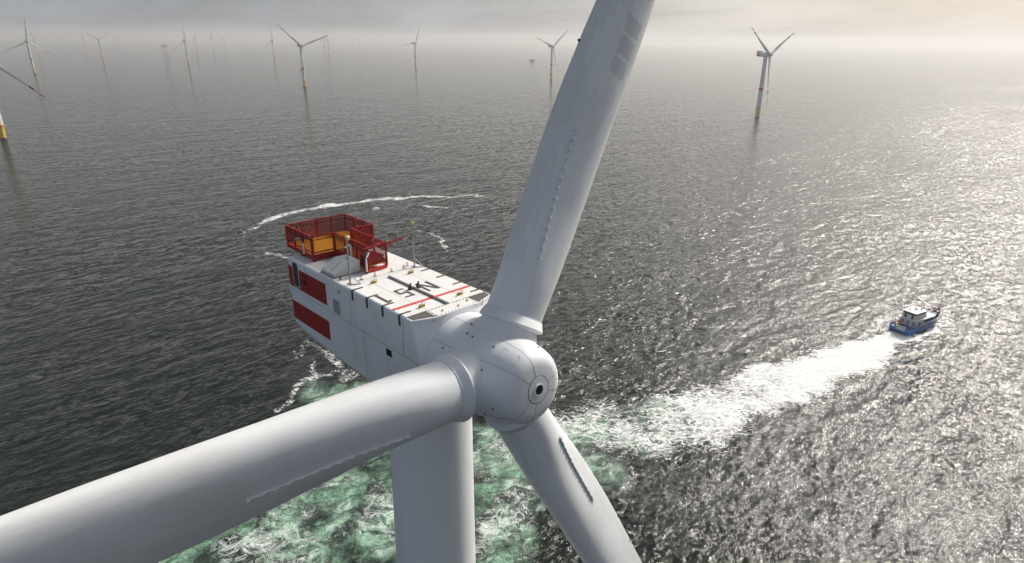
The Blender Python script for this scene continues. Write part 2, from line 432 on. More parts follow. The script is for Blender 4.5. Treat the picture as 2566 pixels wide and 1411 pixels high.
mb = MB(); mb.box(-24.2, -23.9, -3.9, -3.2, -6.3, -5.8); mb.build('rear_lamp', M['bright_red'], nac, U)
def rrect(x0, x1, z0, z1, r, t0, t1):
    P = []
    for cx, cz, a0 in ((x1 - r, z1 - r, 0), (x0 + r, z1 - r, PI / 2), (x0 + r, z0 + r, PI), (x1 - r, z0 + r, 1.5 * PI)):
        P += [(cx + r * math.cos(a0 + a), cz + r * math.sin(a0 + a)) for a in np.linspace(0, PI / 2, 5)]
    m_ = MB(); m_.prism(P, t1 - t0, (0, -4.6 - t0, 0), (1, 0, 0), (0, 0, 1), (0, -1, 0)); return m_
w_ = rrect(-22.28, -20.86, -3.12, -.18, .32, .0, .03).build('side_window', M['white'], nac, U)
rrect(-22.16, -20.96, -3.02, -.28, .27, .03, .036).build('window_pane', M['glass'], nac, U)
mb = MB(); mb.box(-20.3, -19.2, -4.66, -4.6, -2.65, -1.3); mb.build('side_hatch', M['red'], nac, U)
mb = MB(); mb.box(-20.0, -19.4, -4.75, -4.66, -2.2, -1.75); mb.box(-20.2, -19.3, -4.7, -4.66, -1.3, -1.15); pieces(mb, 'side_lamp_bracket', M['dark'], nac, U)
mb = MB(); mb.ball((-19.85, -4.8, -1.75), .1); mb.build('red_side_lamp', M['bright_red'], nac, U)
mb = MB(); mb.box(-13.7, -12.22, -4.63, -4.59, -3.5, -1.9); lv = mb.build('louvre', M['shell'], nac, U)
mb = MB()
for i in range(14):
    z = -3.42 + i * .108; mb.obox((-13.62, -4.642, z), (-12.3, -4.642, z), .03, .05)
mb.build('louvre_slats', M['rail_grey'], nac, U)
mb = MB(); mb.box(-4.2, -3.36, -4.64, -4.6, -4.75, -4.08); hv = mb.build('side_vent', M['dark'], nac, U)
mb = MB(); mb.box(-4.1, -3.46, -4.65, -4.64, -4.66, -4.2); mb.build('vent_opening', M['hole'], nac, U)
mb = MB(); mb.box(-12.4, -12.33, -4.63, -4.6, -1.1, -.7); mb.box(-12.1, -12.03, -4.63, -4.6, -1.1, -.7); pieces(mb, 'side_handle', M['seam'], nac, U)
mb = MB()
mb.obox((-10.05, -4.607, -.1), (-10.45, -4.607, -3.8), .012, .035, (1, 0, 0))
mb.obox((-1.22, -4.607, -.25), (-1.42, -4.607, -3.78), .012, .035, (1, 0, 0))
mb.obox((-19.25, -4.617, -.1), (-19.1, -4.617, -3.65), .012, .03, (1, 0, 0))
mb.obox((-23.4, -4.605, -3.62), (.7, -4.605, -3.86), .012, .03)
mb.obox((-8.2, -4.605, -3.85), (-8.03, -4.605, -8.8), .012, .03, (1, 0, 0))
pieces(mb, 'side_seam', M['seam'], nac, U)
mb = MB()
for x in (-9.75, -1.75):
    for z in np.arange(-3.4, -1.2, .55):
        for dx in (0, .45): mb.box(x + dx - .035, x + dx + .035, -4.615, -4.6, z - .03, z + .03)
for x, z in ((-.5, -2.9), (0.1, -3.2), (-2.2, -5.0), (-5.0, -6.1)): mb.box(x - .04, x + .04, -4.615, -4.6, z - .03, z + .03)
pieces(mb, 'side_bolt', M['dark'], nac, U)

# grey housing with a sloping side
mb = MB()
prof = [(-4.25, .02), (-4.25, .42), (-2.68, 1.3), (-1.28, 1.3), (-1.28, .02)]
mb.prism(prof, 2.6, (-16.2, 0, 0), (0, 1, 0), (0, 0, 1), (1, 0, 0))
bx = mb.build('equipment_housing', M['box'], near, U)
mb = MB(); mb.box(-16.3, -13.5, -4.36, -1.2, .02, .10); mb.box(-15.2, -14.85, -3.6, -3.5, .02, .05)
mb.prism([(-4.1, .52), (-4.1, .545), (-2.8, 1.265), (-2.8, 1.24)], .06, (-14.6, 0, .01), (0, 1, 0), (0, 0, 1), (1, 0, 0))
mb.build('housing_flange', M['rail_grey'], bx, U)
mb = MB(); mb.box(-14.95, -14.8, -2.1, -1.95, 1.3, 1.36); mb.build('housing_catch', M['dark'], bx, U)

# two lightning masts
for sg in (-1, 1):
    y = -3.9 if sg < 0 else 3.7
    mb = MB(); mb.tube([(-11.15, y, .02), (-11.15, y, 2.4), (-11.15, y, 4.65)], [.085, .07, .05], 10)
    mst = mb.build('lightning_mast', M['steel'], near, U)
    mb = MB(); mb.ball((-11.15, y, 4.78), .2); mb.tube([(-11.15, y, 4.9), (-11.15, y, 5.05)], .03, 6); mb.build('mast_ball', M['ball'], mst, U)
    mb = MB(); s_ = .78
    mb.obox((-11.15, y, 1.05), (-10.6, y + s_, .06), .07, .07); mb.obox((-10.95, y - .15, .06), (-10.58, y + s_ + .05, .06), .07, .09)
    mb.obox((-11.6, y - .05, .05), (-10.8, y + .02, .05), .06, .06)
    mb.box(-11.3, -11.0, y - .2, y + .2, .02, .06)
    mb.build('mast_brace', M['steel'], mst, U)

# ------------------------------------------------------------------ red service platform
plat = MB()
X0, X1, Y0, Y1 = -25.75, -19.7, -3.3, 4.1
CX1, CY0, CY1 = -12.75, -.72, 1.4
ZF, ZT, ZS = .78, 2.82, .12
# structure: deep beams round the deck and legs
def beamring(mb, pts, z0, z1, t):
    for a, b in zip(pts, pts[1:]):
        a, b = Vector((*a, (z0 + z1) / 2)), Vector((*b, (z0 + z1) / 2)); mb.obox(a, b, t, z1 - z0)
outline = [(X0, Y0), (X1, Y0), (X1, CY0), (CX1, CY0)]
outline2 = [(CX1, CY1), (X1, CY1), (X1, Y1), (X0, Y1), (X0, Y0)]
beamring(plat, [(X0, Y0), (X1, Y0), (X1, CY0)], .32, ZF, .14)
beamring(plat, [(X1, CY1), (X1, Y1), (X0, Y1), (X0, Y0)], .32, ZF, .14)
beamring(plat, [(X1, CY0), (CX1, CY0)], .55, ZF, .1); beamring(plat, [(X1, CY1), (CX1, CY1)], .55, ZF, .1)
plat.obox((X1 - .06, Y0, .2), (X1 - .06, Y1, .2), .12, .22)
for x in (X1, -22.5):
    for y in (Y0 + .1, Y1 - .4, 0): plat.box(x - .14, x + .14, y - .14, y + .14, .02, .4)
platform = plat.build('service_platform', M['rail_red'], near, U)
mb = MB(); mb.box(X0 + .07, X1 - .07, Y0 + .07, Y1 - .07, ZF - .08, ZF - .02); mb.box(X1 - .08, CX1, CY0 + .05, CY1 - .05, ZF - .08, ZF - .02)
mb.build('platform_floor', M['yellow_floor'], platform, U)
mb = MB(); mb.box(CX1 - .1, CX1 + .05, -1.12, 1.42, .1, .42); mb.box(CX1 - .55, CX1 - .1, -1.12, -1.0, .1, .42)
mb.build('corridor_end_beam', M['bright_red'], platform, U)
posts = []
for y in np.linspace(Y0, Y1, 5): posts.append((X0, y))
for x in np.linspace(X0, X1, 4)[1:]: posts += [(x, Y0), (x, Y1)]
posts += [(X1, CY0), (X1, CY1), (X1, (CY1 + Y1) / 2)]
for x in (-17.4, -15.1): posts += [(x, CY0), (x, CY1)]
posts += [(CX1, CY0), (CX1, CY1)]
for i, (x, y) in enumerate(posts):
    t = .13 if (abs(x - X0) < .01 and abs(y - .4) < .01) or (x == X1) else .085
    zb = ZS if x == X1 and y in (Y0, CY0) else .4
    mb = MB(); mb.box(x - t, x + t, y - t * .8, y + t * .8, zb, ZT - .02); mb.build('railing_post', M['rail_red'], platform, U)
mb = MB()
for pts in (outline, outline2):
    for a, b in zip(pts, pts[1:]):
        mb.obox((*a, ZT), (*b, ZT), .12, .1)
        mb.obox((*a, ZT - .42), (*b, ZT - .42), .05, .06)
        if abs(a[0] - X0) < .1 or True: mb.obox((*a, ZF + .16), (*b, ZF + .16), .05, .14)
mb.build('railing', M['rail_red'], platform, U)
# mesh screens between the posts
def screen(a, b, mat, z0=ZF + .24, z1=ZT - .06):
    mb = MB(); d = (Vector(b) - Vector(a)).normalized() * .12
    mb.obox((a[0] + d.x, a[1] + d.y, (z0 + z1) / 2), (b[0] - d.x, b[1] - d.y, (z0 + z1) / 2), .012, z1 - z0); mb.build('mesh_screen', mat, platform, U)
ys = np.linspace(Y0, Y1, 5); xs = np.linspace(X0, X1, 4)
for a, b in zip(ys, ys[1:]): screen((X0, a), (X0, b), M['screen'])
for a, b in zip(xs, xs[1:]): screen((a, Y0), (b, Y0), M['screen']); screen((a, Y1), (b, Y1), M['screen'])
screen((X1, Y0), (X1, CY0), M['screen_thin']); screen((X1, CY1), (X1, Y1), M['screen'])
cx = [X1, -17.4, -15.1, CX1]
for a, b in zip(cx, cx[1:]):
    screen((a, CY0), (b, CY0), M['screen'], .3); screen((a, CY1), (b, CY1), M['screen'], .3)
# little clips that hold the screens, and the yellow frame of the front one
mb = MB()
for a, b in ((( X1 + .03, Y0 + .25), (X1 + .03, CY0 - .25)),):
    for z in (ZF + .28, ZT - .5):
        mb.obox((*a, z), (*b, z), .03, .05)
    for q in (a, b): mb.obox((*q, ZF + .28), (*q, ZT - .5), .03, .05)
for q in ys[:-1]:
    for s_ in (.3, .9, 1.5): mb.box(X0 + .05, X0 + .1, q + s_ - .05, q + s_ + .05, ZT - .52, ZT - .36)
mb.build('screen_frame', M['yellow_floor'], platform, U)
mb = MB()
for q in ys[:-1]:
    for s_ in (.25, .75, 1.25, 1.7): mb.box(X0 + .02, X0 + .12, q + s_ - .06, q + s_ + .06, ZT - .54, ZT - .34)
for x in np.arange(X0 + .4, X1 - .2, .55):
    for y, s_ in ((Y1, -1), (Y0, 1)): mb.box(x - .06, x + .06, y - .06, y + .06, ZT - .54, ZT - .34); mb.box(x - .05, x + .05, y - .06, y + .06, ZF + .12, ZF + .3)
pieces(mb, 'screen_clip', M['dark'], platform, U)
# hoist case in the corridor and the barred gate at its end
mb = MB(); mb.box(-14.9, -13.0, -.45, 1.15, ZF - .02, ZF + .62); mb.box(-14.95, -12.95, -.5, 1.2, ZF + .62, ZF + .68); mb.build('storage_case', M['red'], platform, U)
mb = MB()
for y in np.arange(CY0 + .2, CY1, .16): mb.tube([(CX1 + .02, y, .45), (CX1 + .02, y, ZT - .45)], .014, 5)
mb.build('gate_bars', M['rail_red'], platform, U)
mb = MB(); mb.obox((CX1 + .08, -1.35, ZT - .12), (CX1 - .25, 3.6, ZT - .08), .13, .15); mb.obox((CX1 - .1, 2.55, ZT - .12), (CX1, 1.5, ZT - .75), .07, .07)
mb.box(CX1 - .3, CX1 + .1, .2, .9, ZT - .05, ZT + .03)
mb.build('boom', M['rail_red'], platform, U)
def pole(x, y, z0, z1, zd, nm='sensor_pole'):
    m1 = MB(); m1.tube([(x, y, z0), (x, y, z1)], .095, 10); po = m1.build(nm, M['white'], platform, U)
    m2 = MB(); m2.tube([(x, y, z1), (x, y, z1 + zd)], .07, 8); m2.tube([(x, y, z0 - .3), (x, y, z0)], .06, 8); m2.build('pole_sleeve', M['dark'], po, U)
    return po
p1 = pole(-21.5, Y0 - .16, .5, 1.75, .5)
mb = MB(); mb.lathe([(.26, 0), (.30, .06), (.30, .14), (.2, .2)], (-22.3, Y0 - .35, 2.0), n=14); mb.obox((-22.3, Y0 - .35, 1.95), (-21.5, Y0 - .16, 1.95), .06, .08); mb.build('aviation_lamp', M['steel'], p1, U)
p2 = pole(-15.6, CY0 - .35, .35, 2.4, .55)
mb = MB(); mb.lathe([(.1, 0), (.16, .1), (.18, .3), (.12, .42)], (-15.75, CY0 - .5, 2.95), n=12); mb.obox((-15.6, CY0 - .35, 2.5), (-15.5, CY0 - 1.1, 2.3), .09, .11); mb.build('camera_head', M['white'], p2, U)
p3 = pole(CX1 + .2, -1.15, .3, 1.7, .55)
mb = MB(); mb.obox((CX1 + .2, -1.15, 1.8), (CX1 + .1, -.75, 2.25), .2, .14); mb.build('camera_head', M['white'], p3, U)
for x, y, h in ((CX1 - .02, 1.5, .65), (CX1 - .15, 2.95, .75), (CX1 - .2, .05, .5)):
    mb = MB(); mb.tube([(x, y, ZT - .05), (x, y, ZT + h)], .028, 6); mb.lathe([(.06, 0), (.07, .06), (.03, .12)], (x, y, ZT + h), n=8)
    if y > 2: mb.tube([(x, y - .15, ZT + h), (x, y + .15, ZT + h)], .02, 6)
    mb.build('wind_sensor', M['steel'], platform, U)
for i, y in enumerate((3.45, 3.65, 3.85, 4.0)):
    pass
mb = MB()
for y, h in ((3.5, .55), (3.7, .75), (3.9, .6)): mb.tube([(X1 - .35, y, ZT), (X1 - .35, y, ZT + h)], .012, 5)
pieces(mb, 'whip_aerial', M['steel'], platform, U)
mb = MB(); mb.tube([(-24.0, Y0 + .2, .35), (-23.9, Y0 - .1, .1), (-23.6, Y0 - .5, .03), (-23.3, -4.1, .02)], .03, 6); mb.build('cable', M['dark'], platform, U)

# ------------------------------------------------------------------ spinner with its three blade stubs
def prof_R(s):
    return float(np.interp(s, [0, .06, .18, .45, .9, 1.5, 2.4, 4, 6, 8, 9.2, 9.42, 9.5], [1.2, 2.1, 2.45, 2.82, 3.12, 3.32, 3.5, 3.72, 3.98, 4.22, 4.36, 4.40, 4.30]))
def blade_dirs():
    return [math.cos(PHASE + k * 2 * PI / 3) * UPV + math.sin(PHASE + k * 2 * PI / 3) * SD for k in range(3)]
BD = blade_dirs()
def on_spin(s, a, off=.0):
    rd = math.cos(a) * UPV + math.sin(a) * SD
    return NOSE - AX * s + rd * (prof_R(s) + off)
def spin_pt(s, a, off=0.0):
    rd = math.cos(a) * UPV + math.sin(a) * SD
    p = NOSE - AX * s + rd * (prof_R(s) + off)
    for b in BD:
        q = p - HUB; h = q.dot(b)
        if h <= 0: continue
        d = (q - b * h).length
        if d < 3.05:
            w = min(1, (3.05 - d) / .52); w = w ** 3.0 if w < 1 else 1
            p = p + b * max(0, 4.6 - h) * w
    return p
mb = MB(); rings = []
for s in [0, .02, .05, .09, .12, .18, .28, .45, .65, .9, 1.2] + list(np.arange(1.5, 9.3, .07)) + [9.35, 9.42, 9.5]:
    rings.append([spin_pt(s, 2 * PI * k / 320) for k in range(320)])
mb.rings(rings)
spin = mb.build('spinner', M['gel'], near, U, 50)
mb = MB(); mb.lathe([(1.20, -.02), (1.17, .0), (1.16, -.03), (1.12, -.03), (1.11, .03), (.5, .05)], NOSE, AX, 48, False)
mb.build('nose_plate', M['gel'], spin, U)
mb = MB(); mb.lathe([(1.19, .004), (1.12, .004)], NOSE, AX, 48, False); mb.build('nose_joint', M['seam'], spin, U)
mb = MB()
for k in range(3):
    for da in (-.33, .33):
        a = PHASE + PI / 3 + k * 2 * PI / 3 + da; rd = math.cos(a) * UPV + math.sin(a) * SD
        mb.tube([NOSE + rd * 1.22 + AX * .005] + [on_spin(s, a, .004) for s in [.02, .06, .18, .45, .9, 1.5, 2.4] + list(np.arange(3, 9.3, .3))], .013, 5)
pieces(mb, 'spinner_seam', M['seam'], spin, U)
mb = MB(); mb.lathe([(.52, .05), (.52, .12), (.43, .12), (.42, .02)], NOSE, AX, 32, False); rg = mb.build('nose_ring', M['gel'], spin, U)
mb = MB(); mb.lathe([(.43, .075), (.001, .075)], NOSE, AX, 32, False); mb.build('nose_opening', M['hole'], spin, U)
# hatch outline and fixings on the upper face of the spinner
mb = MB(); hp = []
for s, a in ((.8, -.60), (.8, -.36), (.95, -.33), (2.35, -.33), (2.5, -.36), (2.5, -.58), (2.35, -.61), (.95, -.63), (.8, -.60)): hp.append(on_spin(s, a, .005))
mb.tube(hp, .016, 5); mb.build('spinner_hatch', M['rail_grey'], spin, U)
mb = MB()
for s, a in ((3.4, -.42), (6.6, -.40), (5.9, -.42), (7.3, -.12), (3.4, .02), (7.9, -.90), (3.2, -1.02), (2.9, -1.6), (1.2, .45), (2.0, -1.9), (3.4, -2.2)):
    p = on_spin(s, a, -.02); rd = (p - (NOSE - AX * s)).normalized()
    mb.lathe([(.075, 0), (.075, .09), (.03, .1)], p, rd, 8); mb.obox(p + rd * .06 - AX * .1, p + rd * .06 + AX * .08, .06, .05)
pieces(mb, 'spinner_fixing', M['dark'], spin, U)

# ------------------------------------------------------------------ blades of the near turbine
def B_(p): return (p[0] * K, p[1] * K, p[2] * K)
rs_hi = list(np.concatenate([np.arange(4.6, 8, .4), np.arange(8, 40, .8), np.arange(40, 98, 3), [98, 99.5, 100.6, 101.3, 101.6]]))
bmesh_main = blade_mb(rs_hi, 72)
def collar_mb():
    mb = MB(); mb.lathe([(2.45, 4.25), (2.84, 4.35), (2.92, 4.42), (2.92, 4.55), (2.88, 4.60), (2.64, 5.22), (2.60, 5.26), (2.60, 5.34), (2.53, 5.36)], (0, bend(5), 0), (0, 0, 1), 72, False); return mb
def vg_mb():
    mb = MB(); n = 13; sub = 7
    for i in range(n):
        ra, rb = 10.2 + 11.9 * i / n, 10.2 + 11.9 * (i + 1) / n - .04
        lo, hi, lo2, hi2 = [], [], [], []
        for k in range(sub):
            t = k / (sub - 1); r = ra + (rb - ra) * t
            xc = float(np.interp(r, [10, 22], [-1.0, -1.37]))
            p = face_pt(r, xc); q = face_pt(r, xc - .15); u_ = face_pt(r + .2, xc)
            ch = (q - p).normalized(); nr = ch.cross(u_ - p).normalized()
            if nr.y > 0: nr = -nr
            h = .17 + .19 * (2 * t - 1) ** 2
            lean = (nr * .93 - ch * .37) * h
            lo.append(p - nr * .03); hi.append(p + lean); lo2.append(p - nr * .03 + ch * .03); hi2.append(p + lean + ch * .025)
            if k in (0, sub - 1):
                o = (u_ - p).normalized() * (.012 if k == 0 else -.012)
                mb.add([p - nr * .02 - o, p + lean * .95 - o, p + ch * .30 - o, p - nr * .02 + o, p + lean * .95 + o, p + ch * .30 + o], [(0, 1, 2), (3, 5, 4), (0, 3, 4, 1), (1, 4, 5, 2), (2, 5, 3, 0)])
        mb.rings([lo, hi, hi2, lo2, lo], False, False)
        # flat foot of the plate
        mb.rings([[p for p in lo2], [p + (face_pt(ra, -1.5) - face_pt(ra, -1.15)).normalized() * .32 for p in lo2]], False, False)
    return mb
collar_m = collar_mb(); vg_m = vg_mb()
first = None
ORG = Vector(U(HUB))
for k in range(3):
    mat = blade_matrix(PHASE + k * 2 * PI / 3, ORG)
    if first is None:
        b = bmesh_main.build('blade', M['blade'], near, None, 60)
        c = collar_m.build('root_collar', M['gel'], b, B_, 25)
        v = vg_m.build('vortex_generators', M['gel'], b, B_, 20)
        tb = MB()
        for r in (29.5, 34.5):
            p = sec_pt(r, PI); q = sec_pt(r, PI - .02); tb.lathe([(.14, 0), (.1, .16), (.02, .2)], p + Vector((.05, 0, 0)), (-1, 0, 0), 8)
        tbo = pieces(tb, 'trailing_edge_stud', M['dark'], b, B_)
        red = blade_band_mb(74, 82, 72).build('red_band', M['red'], b); red2 = blade_band_mb(92, 100.8, 72, .02).build('red_tip', M['red'], b)
        first = b; kids = [c, v, *tbo, red, red2]
        b.matrix_local = mat
    else:
        b = first.copy(); C.objects.link(b); b.parent = near; b.matrix_local = mat
        b.material_slots[0].link = 'OBJECT'; b.material_slots[0].material = M['blade_plain']
        for ch in kids:
            d = ch.copy(); C.objects.link(d); d.parent = b; d.matrix_local = ch.matrix_local.copy()

# ------------------------------------------------------------------ tower of the near turbine
def tower_r(z): return float(np.interp(z, [18, 96.0], [3.75, 3.13]))
mb = MB(); zs = [18, 30, 45, 60, 72, 84, 93, 96.2]
mb.lathe([(tower_r(z), z) for z in zs], (0, 0, 0), (0, 0, 1), 96)
tw = mb.build('tower', M['tower'], near)
mb = MB()
for z in (38, 66, 80.5): mb.lathe([(tower_r(z) + .004, z - .02), (tower_r(z) + .012, z), (tower_r(z) + .004, z + .02)], (0, 0, 0), (0, 0, 1), 96, False)
mb.build('tower_weld', M['tower'], tw)
mb = MB(); mb.lathe([(tower_r(54) + .01, 52.2), (tower_r(54) + .01, 55.6)], (0, 0, 0), (0, 0, 1), 64, False); mb.build('red_band', M['red'], tw)
# vent housing and its dark edge high on the tower
ha = -2.62
hd = Vector((math.cos(ha), math.sin(ha), 0)); ht = Vector((-hd.y, hd.x, 0))
mb = MB(); R_ = tower_r(88)
mb.prism([(-.55, 0), (.40, 0), (.40, 1.75), (-.05, 2.45), (-.55, 2.6)], .2, hd * (R_ - .16) + Vector((0, 0, 86.2)), ht, (0, 0, 1), hd); mb.build('tower_hatch_cover', M['tower'], tw)
mb = MB(); mb.obox(hd * (R_ + .04) + ht * .43 + Vector((0, 0, 86.2)), hd * (R_ + .04) + ht * .43 + Vector((0, 0, 87.95)), .06, .12)
mb.obox(hd * (R_ + .04) + ht * .43 + Vector((0, 0, 87.95)), hd * (R_ + .04) - ht * .04 + Vector((0, 0, 88.68)), .06, .12); mb.build('tower_hatch_edge', M['dark'], tw)

# ------------------------------------------------------------------ distant turbines: one prototype, then copies
def foundation_mb():
    mb = MB(); mb.lathe([(3.55, 1.8), (3.55, 17.2), (3.7, 17.3), (3.7, 18.1)], (0, 0, 0), (0, 0, 1), 28); return mb
def platform_mb():
    mb = MB(); mb.lathe([(3.4, 16.6), (5.6, 16.6), (5.6, 16.95), (3.4, 16.95)], (0, 0, 0), (0, 0, 1), 28, False)
    mb.box(-8.6, -4.5, -2.2, 2.2, 16.6, 16.95)
    pts = [(5.5 * math.cos(a), 5.5 * math.sin(a)) for a in np.linspace(-2.6, 2.6, 22)] + [(-8.5, 2.1), (-8.5, -2.1), (5.5 * math.cos(-2.6), 5.5 * math.sin(-2.6))]
    for zz in (17.5, 18.1): mb.tube([(x, y, zz) for x, y in pts], .05, 5)
    for x, y in pts: mb.tube([(x, y, 16.9), (x, y, 18.1)], .05, 5)
    mb.tube([(-5.6, 3.0, 16.9), (-5.6, 3.0, 20.8), (-8.6, 3.4, 21.3)], .22, 6)
    return mb
def landing_mb():
    mb = MB()
    for y in (-1.0, 1.0): mb.tube([(-4.3, y, .0), (-4.3, y, 14)], .25, 8); [mb.tube([(-4.3, y, z), (-3.3, y, z)], .15, 6) for z in (3, 8, 13)]
    for z in np.arange(1, 16.5, .8): mb.tube([(-4.0, -.35, z), (-4.0, .35, z)], .04, 5)
    return mb
def waterline_mb():
    mb = MB(); mb.lathe([(3.62, -3.0), (3.62, 2.3), (3.56, 2.4)], (0, 0, 0), (0, 0, 1), 28, False); return mb
def far_nacelle_mb():
    mb = MB(); mb.rings([section(-23.9, .6, 3), section(-23.4, .1, 3), section(-22, 0, 3), section(-10, 0, 3), section(-.2, 0, 3)] + [[NOSE - AX * 9.4 + SD * (4.2 * math.cos(math.atan2(p.z + 4.75, p.y))) + UPV * (4.2 * math.sin(math.atan2(p.z + 4.75, p.y))) for p in section(0, 0, 3)]])
    return mb
def far_hub_mb():
    mb = MB(); mb.lathe([(.6, 0), (1.9, -.06), (2.8, -.45), (3.3, -1.5), (3.72, -4), (4.2, -8), (4.3, -9.4)], NOSE, AX, 28)
    for b in BD: pass
    return mb
far = thing('wind_turbine', 'x', 'wind turbine', (0, 0, 0), 0, 'distant wind turbines standing in the sea')
fo = foundation_mb().build('foundation', M['tp_yellow'], far)
platform_mb().build('work_platform', M['tp_yellow'], fo); landing_mb().build('boat_landing', M['tp_yellow'], fo); waterline_mb().build('waterline_band', M['growth'], fo)
mb = MB(); mb.lathe([(tower_r(z), z) for z in (18.1, 40, 60, 80, 96.2)], (0, 0, 0), (0, 0, 1), 32); ft = mb.build('tower', M['far'], far)
mb = MB(); mb.lathe([(tower_r(46) + .02, 43.6), (tower_r(49) + .02, 48.2)], (0, 0, 0), (0, 0, 1), 32, False); mb.build('red_band', M['far_red'], ft)
fn = far_nacelle_mb().build('nacelle', M['far'], far, U, 30)
mb = MB()
for zt, zb_ in ((-.86, -3.22), (-5.0, -7.2)):
    mb.box(-23.85, -14.98, -4.64, -4.58, zb_, zt); mb.box(-23.85, -14.98, 4.58, 4.64, zb_, zt); mb.box(-23.98, -23.9, -3.9, 3.9, zb_, zt)
mb.build('red_marking', M['far_red'], fn, U)
mb = MB(); mb.box(X0, X1, Y0, Y1, .3, ZF); mb.build('helicopter_deck', M['rail_red'], fn, U)
mb = MB()
for pts in (outline, outline2):
    for a, b in zip(pts, pts[1:]):
        mb.obox((*a, ZT), (*b, ZT), .12, .12); mb.obox((*a, (ZF + ZT) / 2), (*b, (ZF + ZT) / 2), .012, ZT - ZF - .1)
mb.build('deck_railing', M['screen'], fn, U)
mb = MB()
for x in (-9, -6, -3): mb.box(x - .3, x + .3, -.4, .4, 0, .3)
pieces(mb, 'roof_fitting', M['rail_grey'], fn, U)
fh = far_hub_mb().build('hub', M['far'], far, U)
rs_lo = [4.0, 6, 8, 10, 13, 16, 20, 25, 30, 36, 44, 52, 60, 70, 80, 90, 97, 101, 101.6]
bl0 = blade_mb(rs_lo, 20).build('blade', M['far'], far, None, 60)
bb = blade_band_mb(74, 82, 20, .06).build('red_band', M['far_red'], bl0); bt = blade_band_mb(92, 101, 20, .04).build('red_tip', M['far_red'], bl0)
bl0.matrix_local = blade_matrix(0, ORG)
farblades = [bl0]
for k in (1, 2):
    b = bl0.copy(); C.objects.link(b); b.parent = far; b.matrix_local = blade_matrix(k * 2 * PI / 3, ORG); farblades.append(b)
    for ch in (bb, bt):
        d = ch.copy(); C.objects.link(d); d.parent = b; d.matrix_local = ch.matrix_local.copy()
# x, y, yaw, rotor phase, label
FAR = [
 (-1547.1, 2170.7, -.771, .104, 'leftmost whole wind turbine, one blade straight up, red bands, yellow base'),
 (-619.5, 788.8, -1.10, 2.33, 'wind turbine cut by the left edge, only yellow base and one red-banded blade showing'),
 (-3110.0, 4441.6, -.764, 1.553, 'hazy wind turbine close behind the leftmost whole turbine'),
 (-5052.8, 7675.2, -.807, .15, 'nearly invisible wind turbine left of the pale grey one near the left'),
 (-3320.8, 5274.9, -.688, 1.943, 'pale grey wind turbine directly left of the wide Y turbine on the left'),
 (-2240.8, 3690.4, -.719, 1.023, 'grey wind turbine on the left with two blades raised in a wide Y'),
 (-4295.2, 7383.7, -.785, 1.726, 'very faint wind turbine between the left wide Y turbine and the boxy substation'),
 (-1470.9, 3056.4, -.674, 2.081, 'wind turbine just right of the substation, one blade up and two sloping down'),
 (-2227.8, 4780.9, -.634, .203, 'hazy wind turbine crossed by the right blade of the turbine beside the substation'),
 (-2507.4, 5680.8, -.805, .04, 'faint upright wind turbine, second one right of the turbine beside the substation'),
 (-2738.1, 6455.9, -.676, 1.213, 'very faint wind turbine, third one right of the turbine beside the substation'),
 (-1399.6, 3961.8, -.726, 2.029, 'pale wind turbine just left of the large Y turbine behind the red platform'),
 (-530.3, 1696.1, -.899, 1.24, 'large clear Y shaped wind turbine with yellow base, far behind the red platform'),
 (-1331.3, 4894.2, -.734, 1.393, 'hazy wind turbine behind the right blade tip of the large Y turbine'),
 (-1579.9, 5696.0, -.811, .5, 'fainter wind turbine just left of the hazy one behind a blade tip'),
 (-2112.0, 7509.5, -.81, .9, 'faintest, leftmost wind turbine of the three clustered right of the large Y turbine'),
 (-431.2, 2966.3, -.777, .416, 'wind turbine near the centre with one blade pointing left, one up right'),
 (117.4, 2123.7, -.949, .877, 'wind turbine beside the tall foreground blade, tiny ship to its left'),
 (408.4, 1105.2, -.883, 1.099, 'big wind turbine alone on the right with red striped nacelle and yellow base'),
 (-1769.0, 7831.1, -.718, .955, 'barely visible wind turbine alone in haze left of the centre turbine'),
]
def place(root, x, y, yaw, ph, label, blades):
    root.location = (x, y, 0); root.rotation_euler = (0, 0, yaw); root['label'] = label
    for k, b in enumerate(blades): b.matrix_local = blade_matrix(ph + k * 2 * PI / 3, ORG)
src_children = list(far.children)
for i, (x, y, yaw, ph, lab) in enumerate(FAR[1:]):
    r = far.copy(); C.objects.link(r); bls = []
    for ch in src_children:
        c = ch.copy(); C.objects.link(c); c.parent = r; c.matrix_local = ch.matrix_local.copy()
        if ch in farblades: bls.append(c)
        for g in ch.children:
            d = g.copy(); C.objects.link(d); d.parent = c; d.matrix_local = g.matrix_local.copy()
    place(r, x, y, yaw, ph, lab, bls)
place(far, *FAR[0], farblades)
# the near turbine's foundation, below the frame
fo2 = foundation_mb().build('foundation', M['tp_yellow'], near); platform_mb().build('work_platform', M['tp_yellow'], fo2); waterline_mb().build('waterline_band', M['growth'], fo2)

# ------------------------------------------------------------------ crew boat
HB = math.atan2(.50, .86)
boat = thing('crew_boat', 'blue and white crew boat racing away at the head of its white wake', 'boat', (170.8, 257.8, 0), HB); boat.scale = (1.14, 1.14, 1.2)
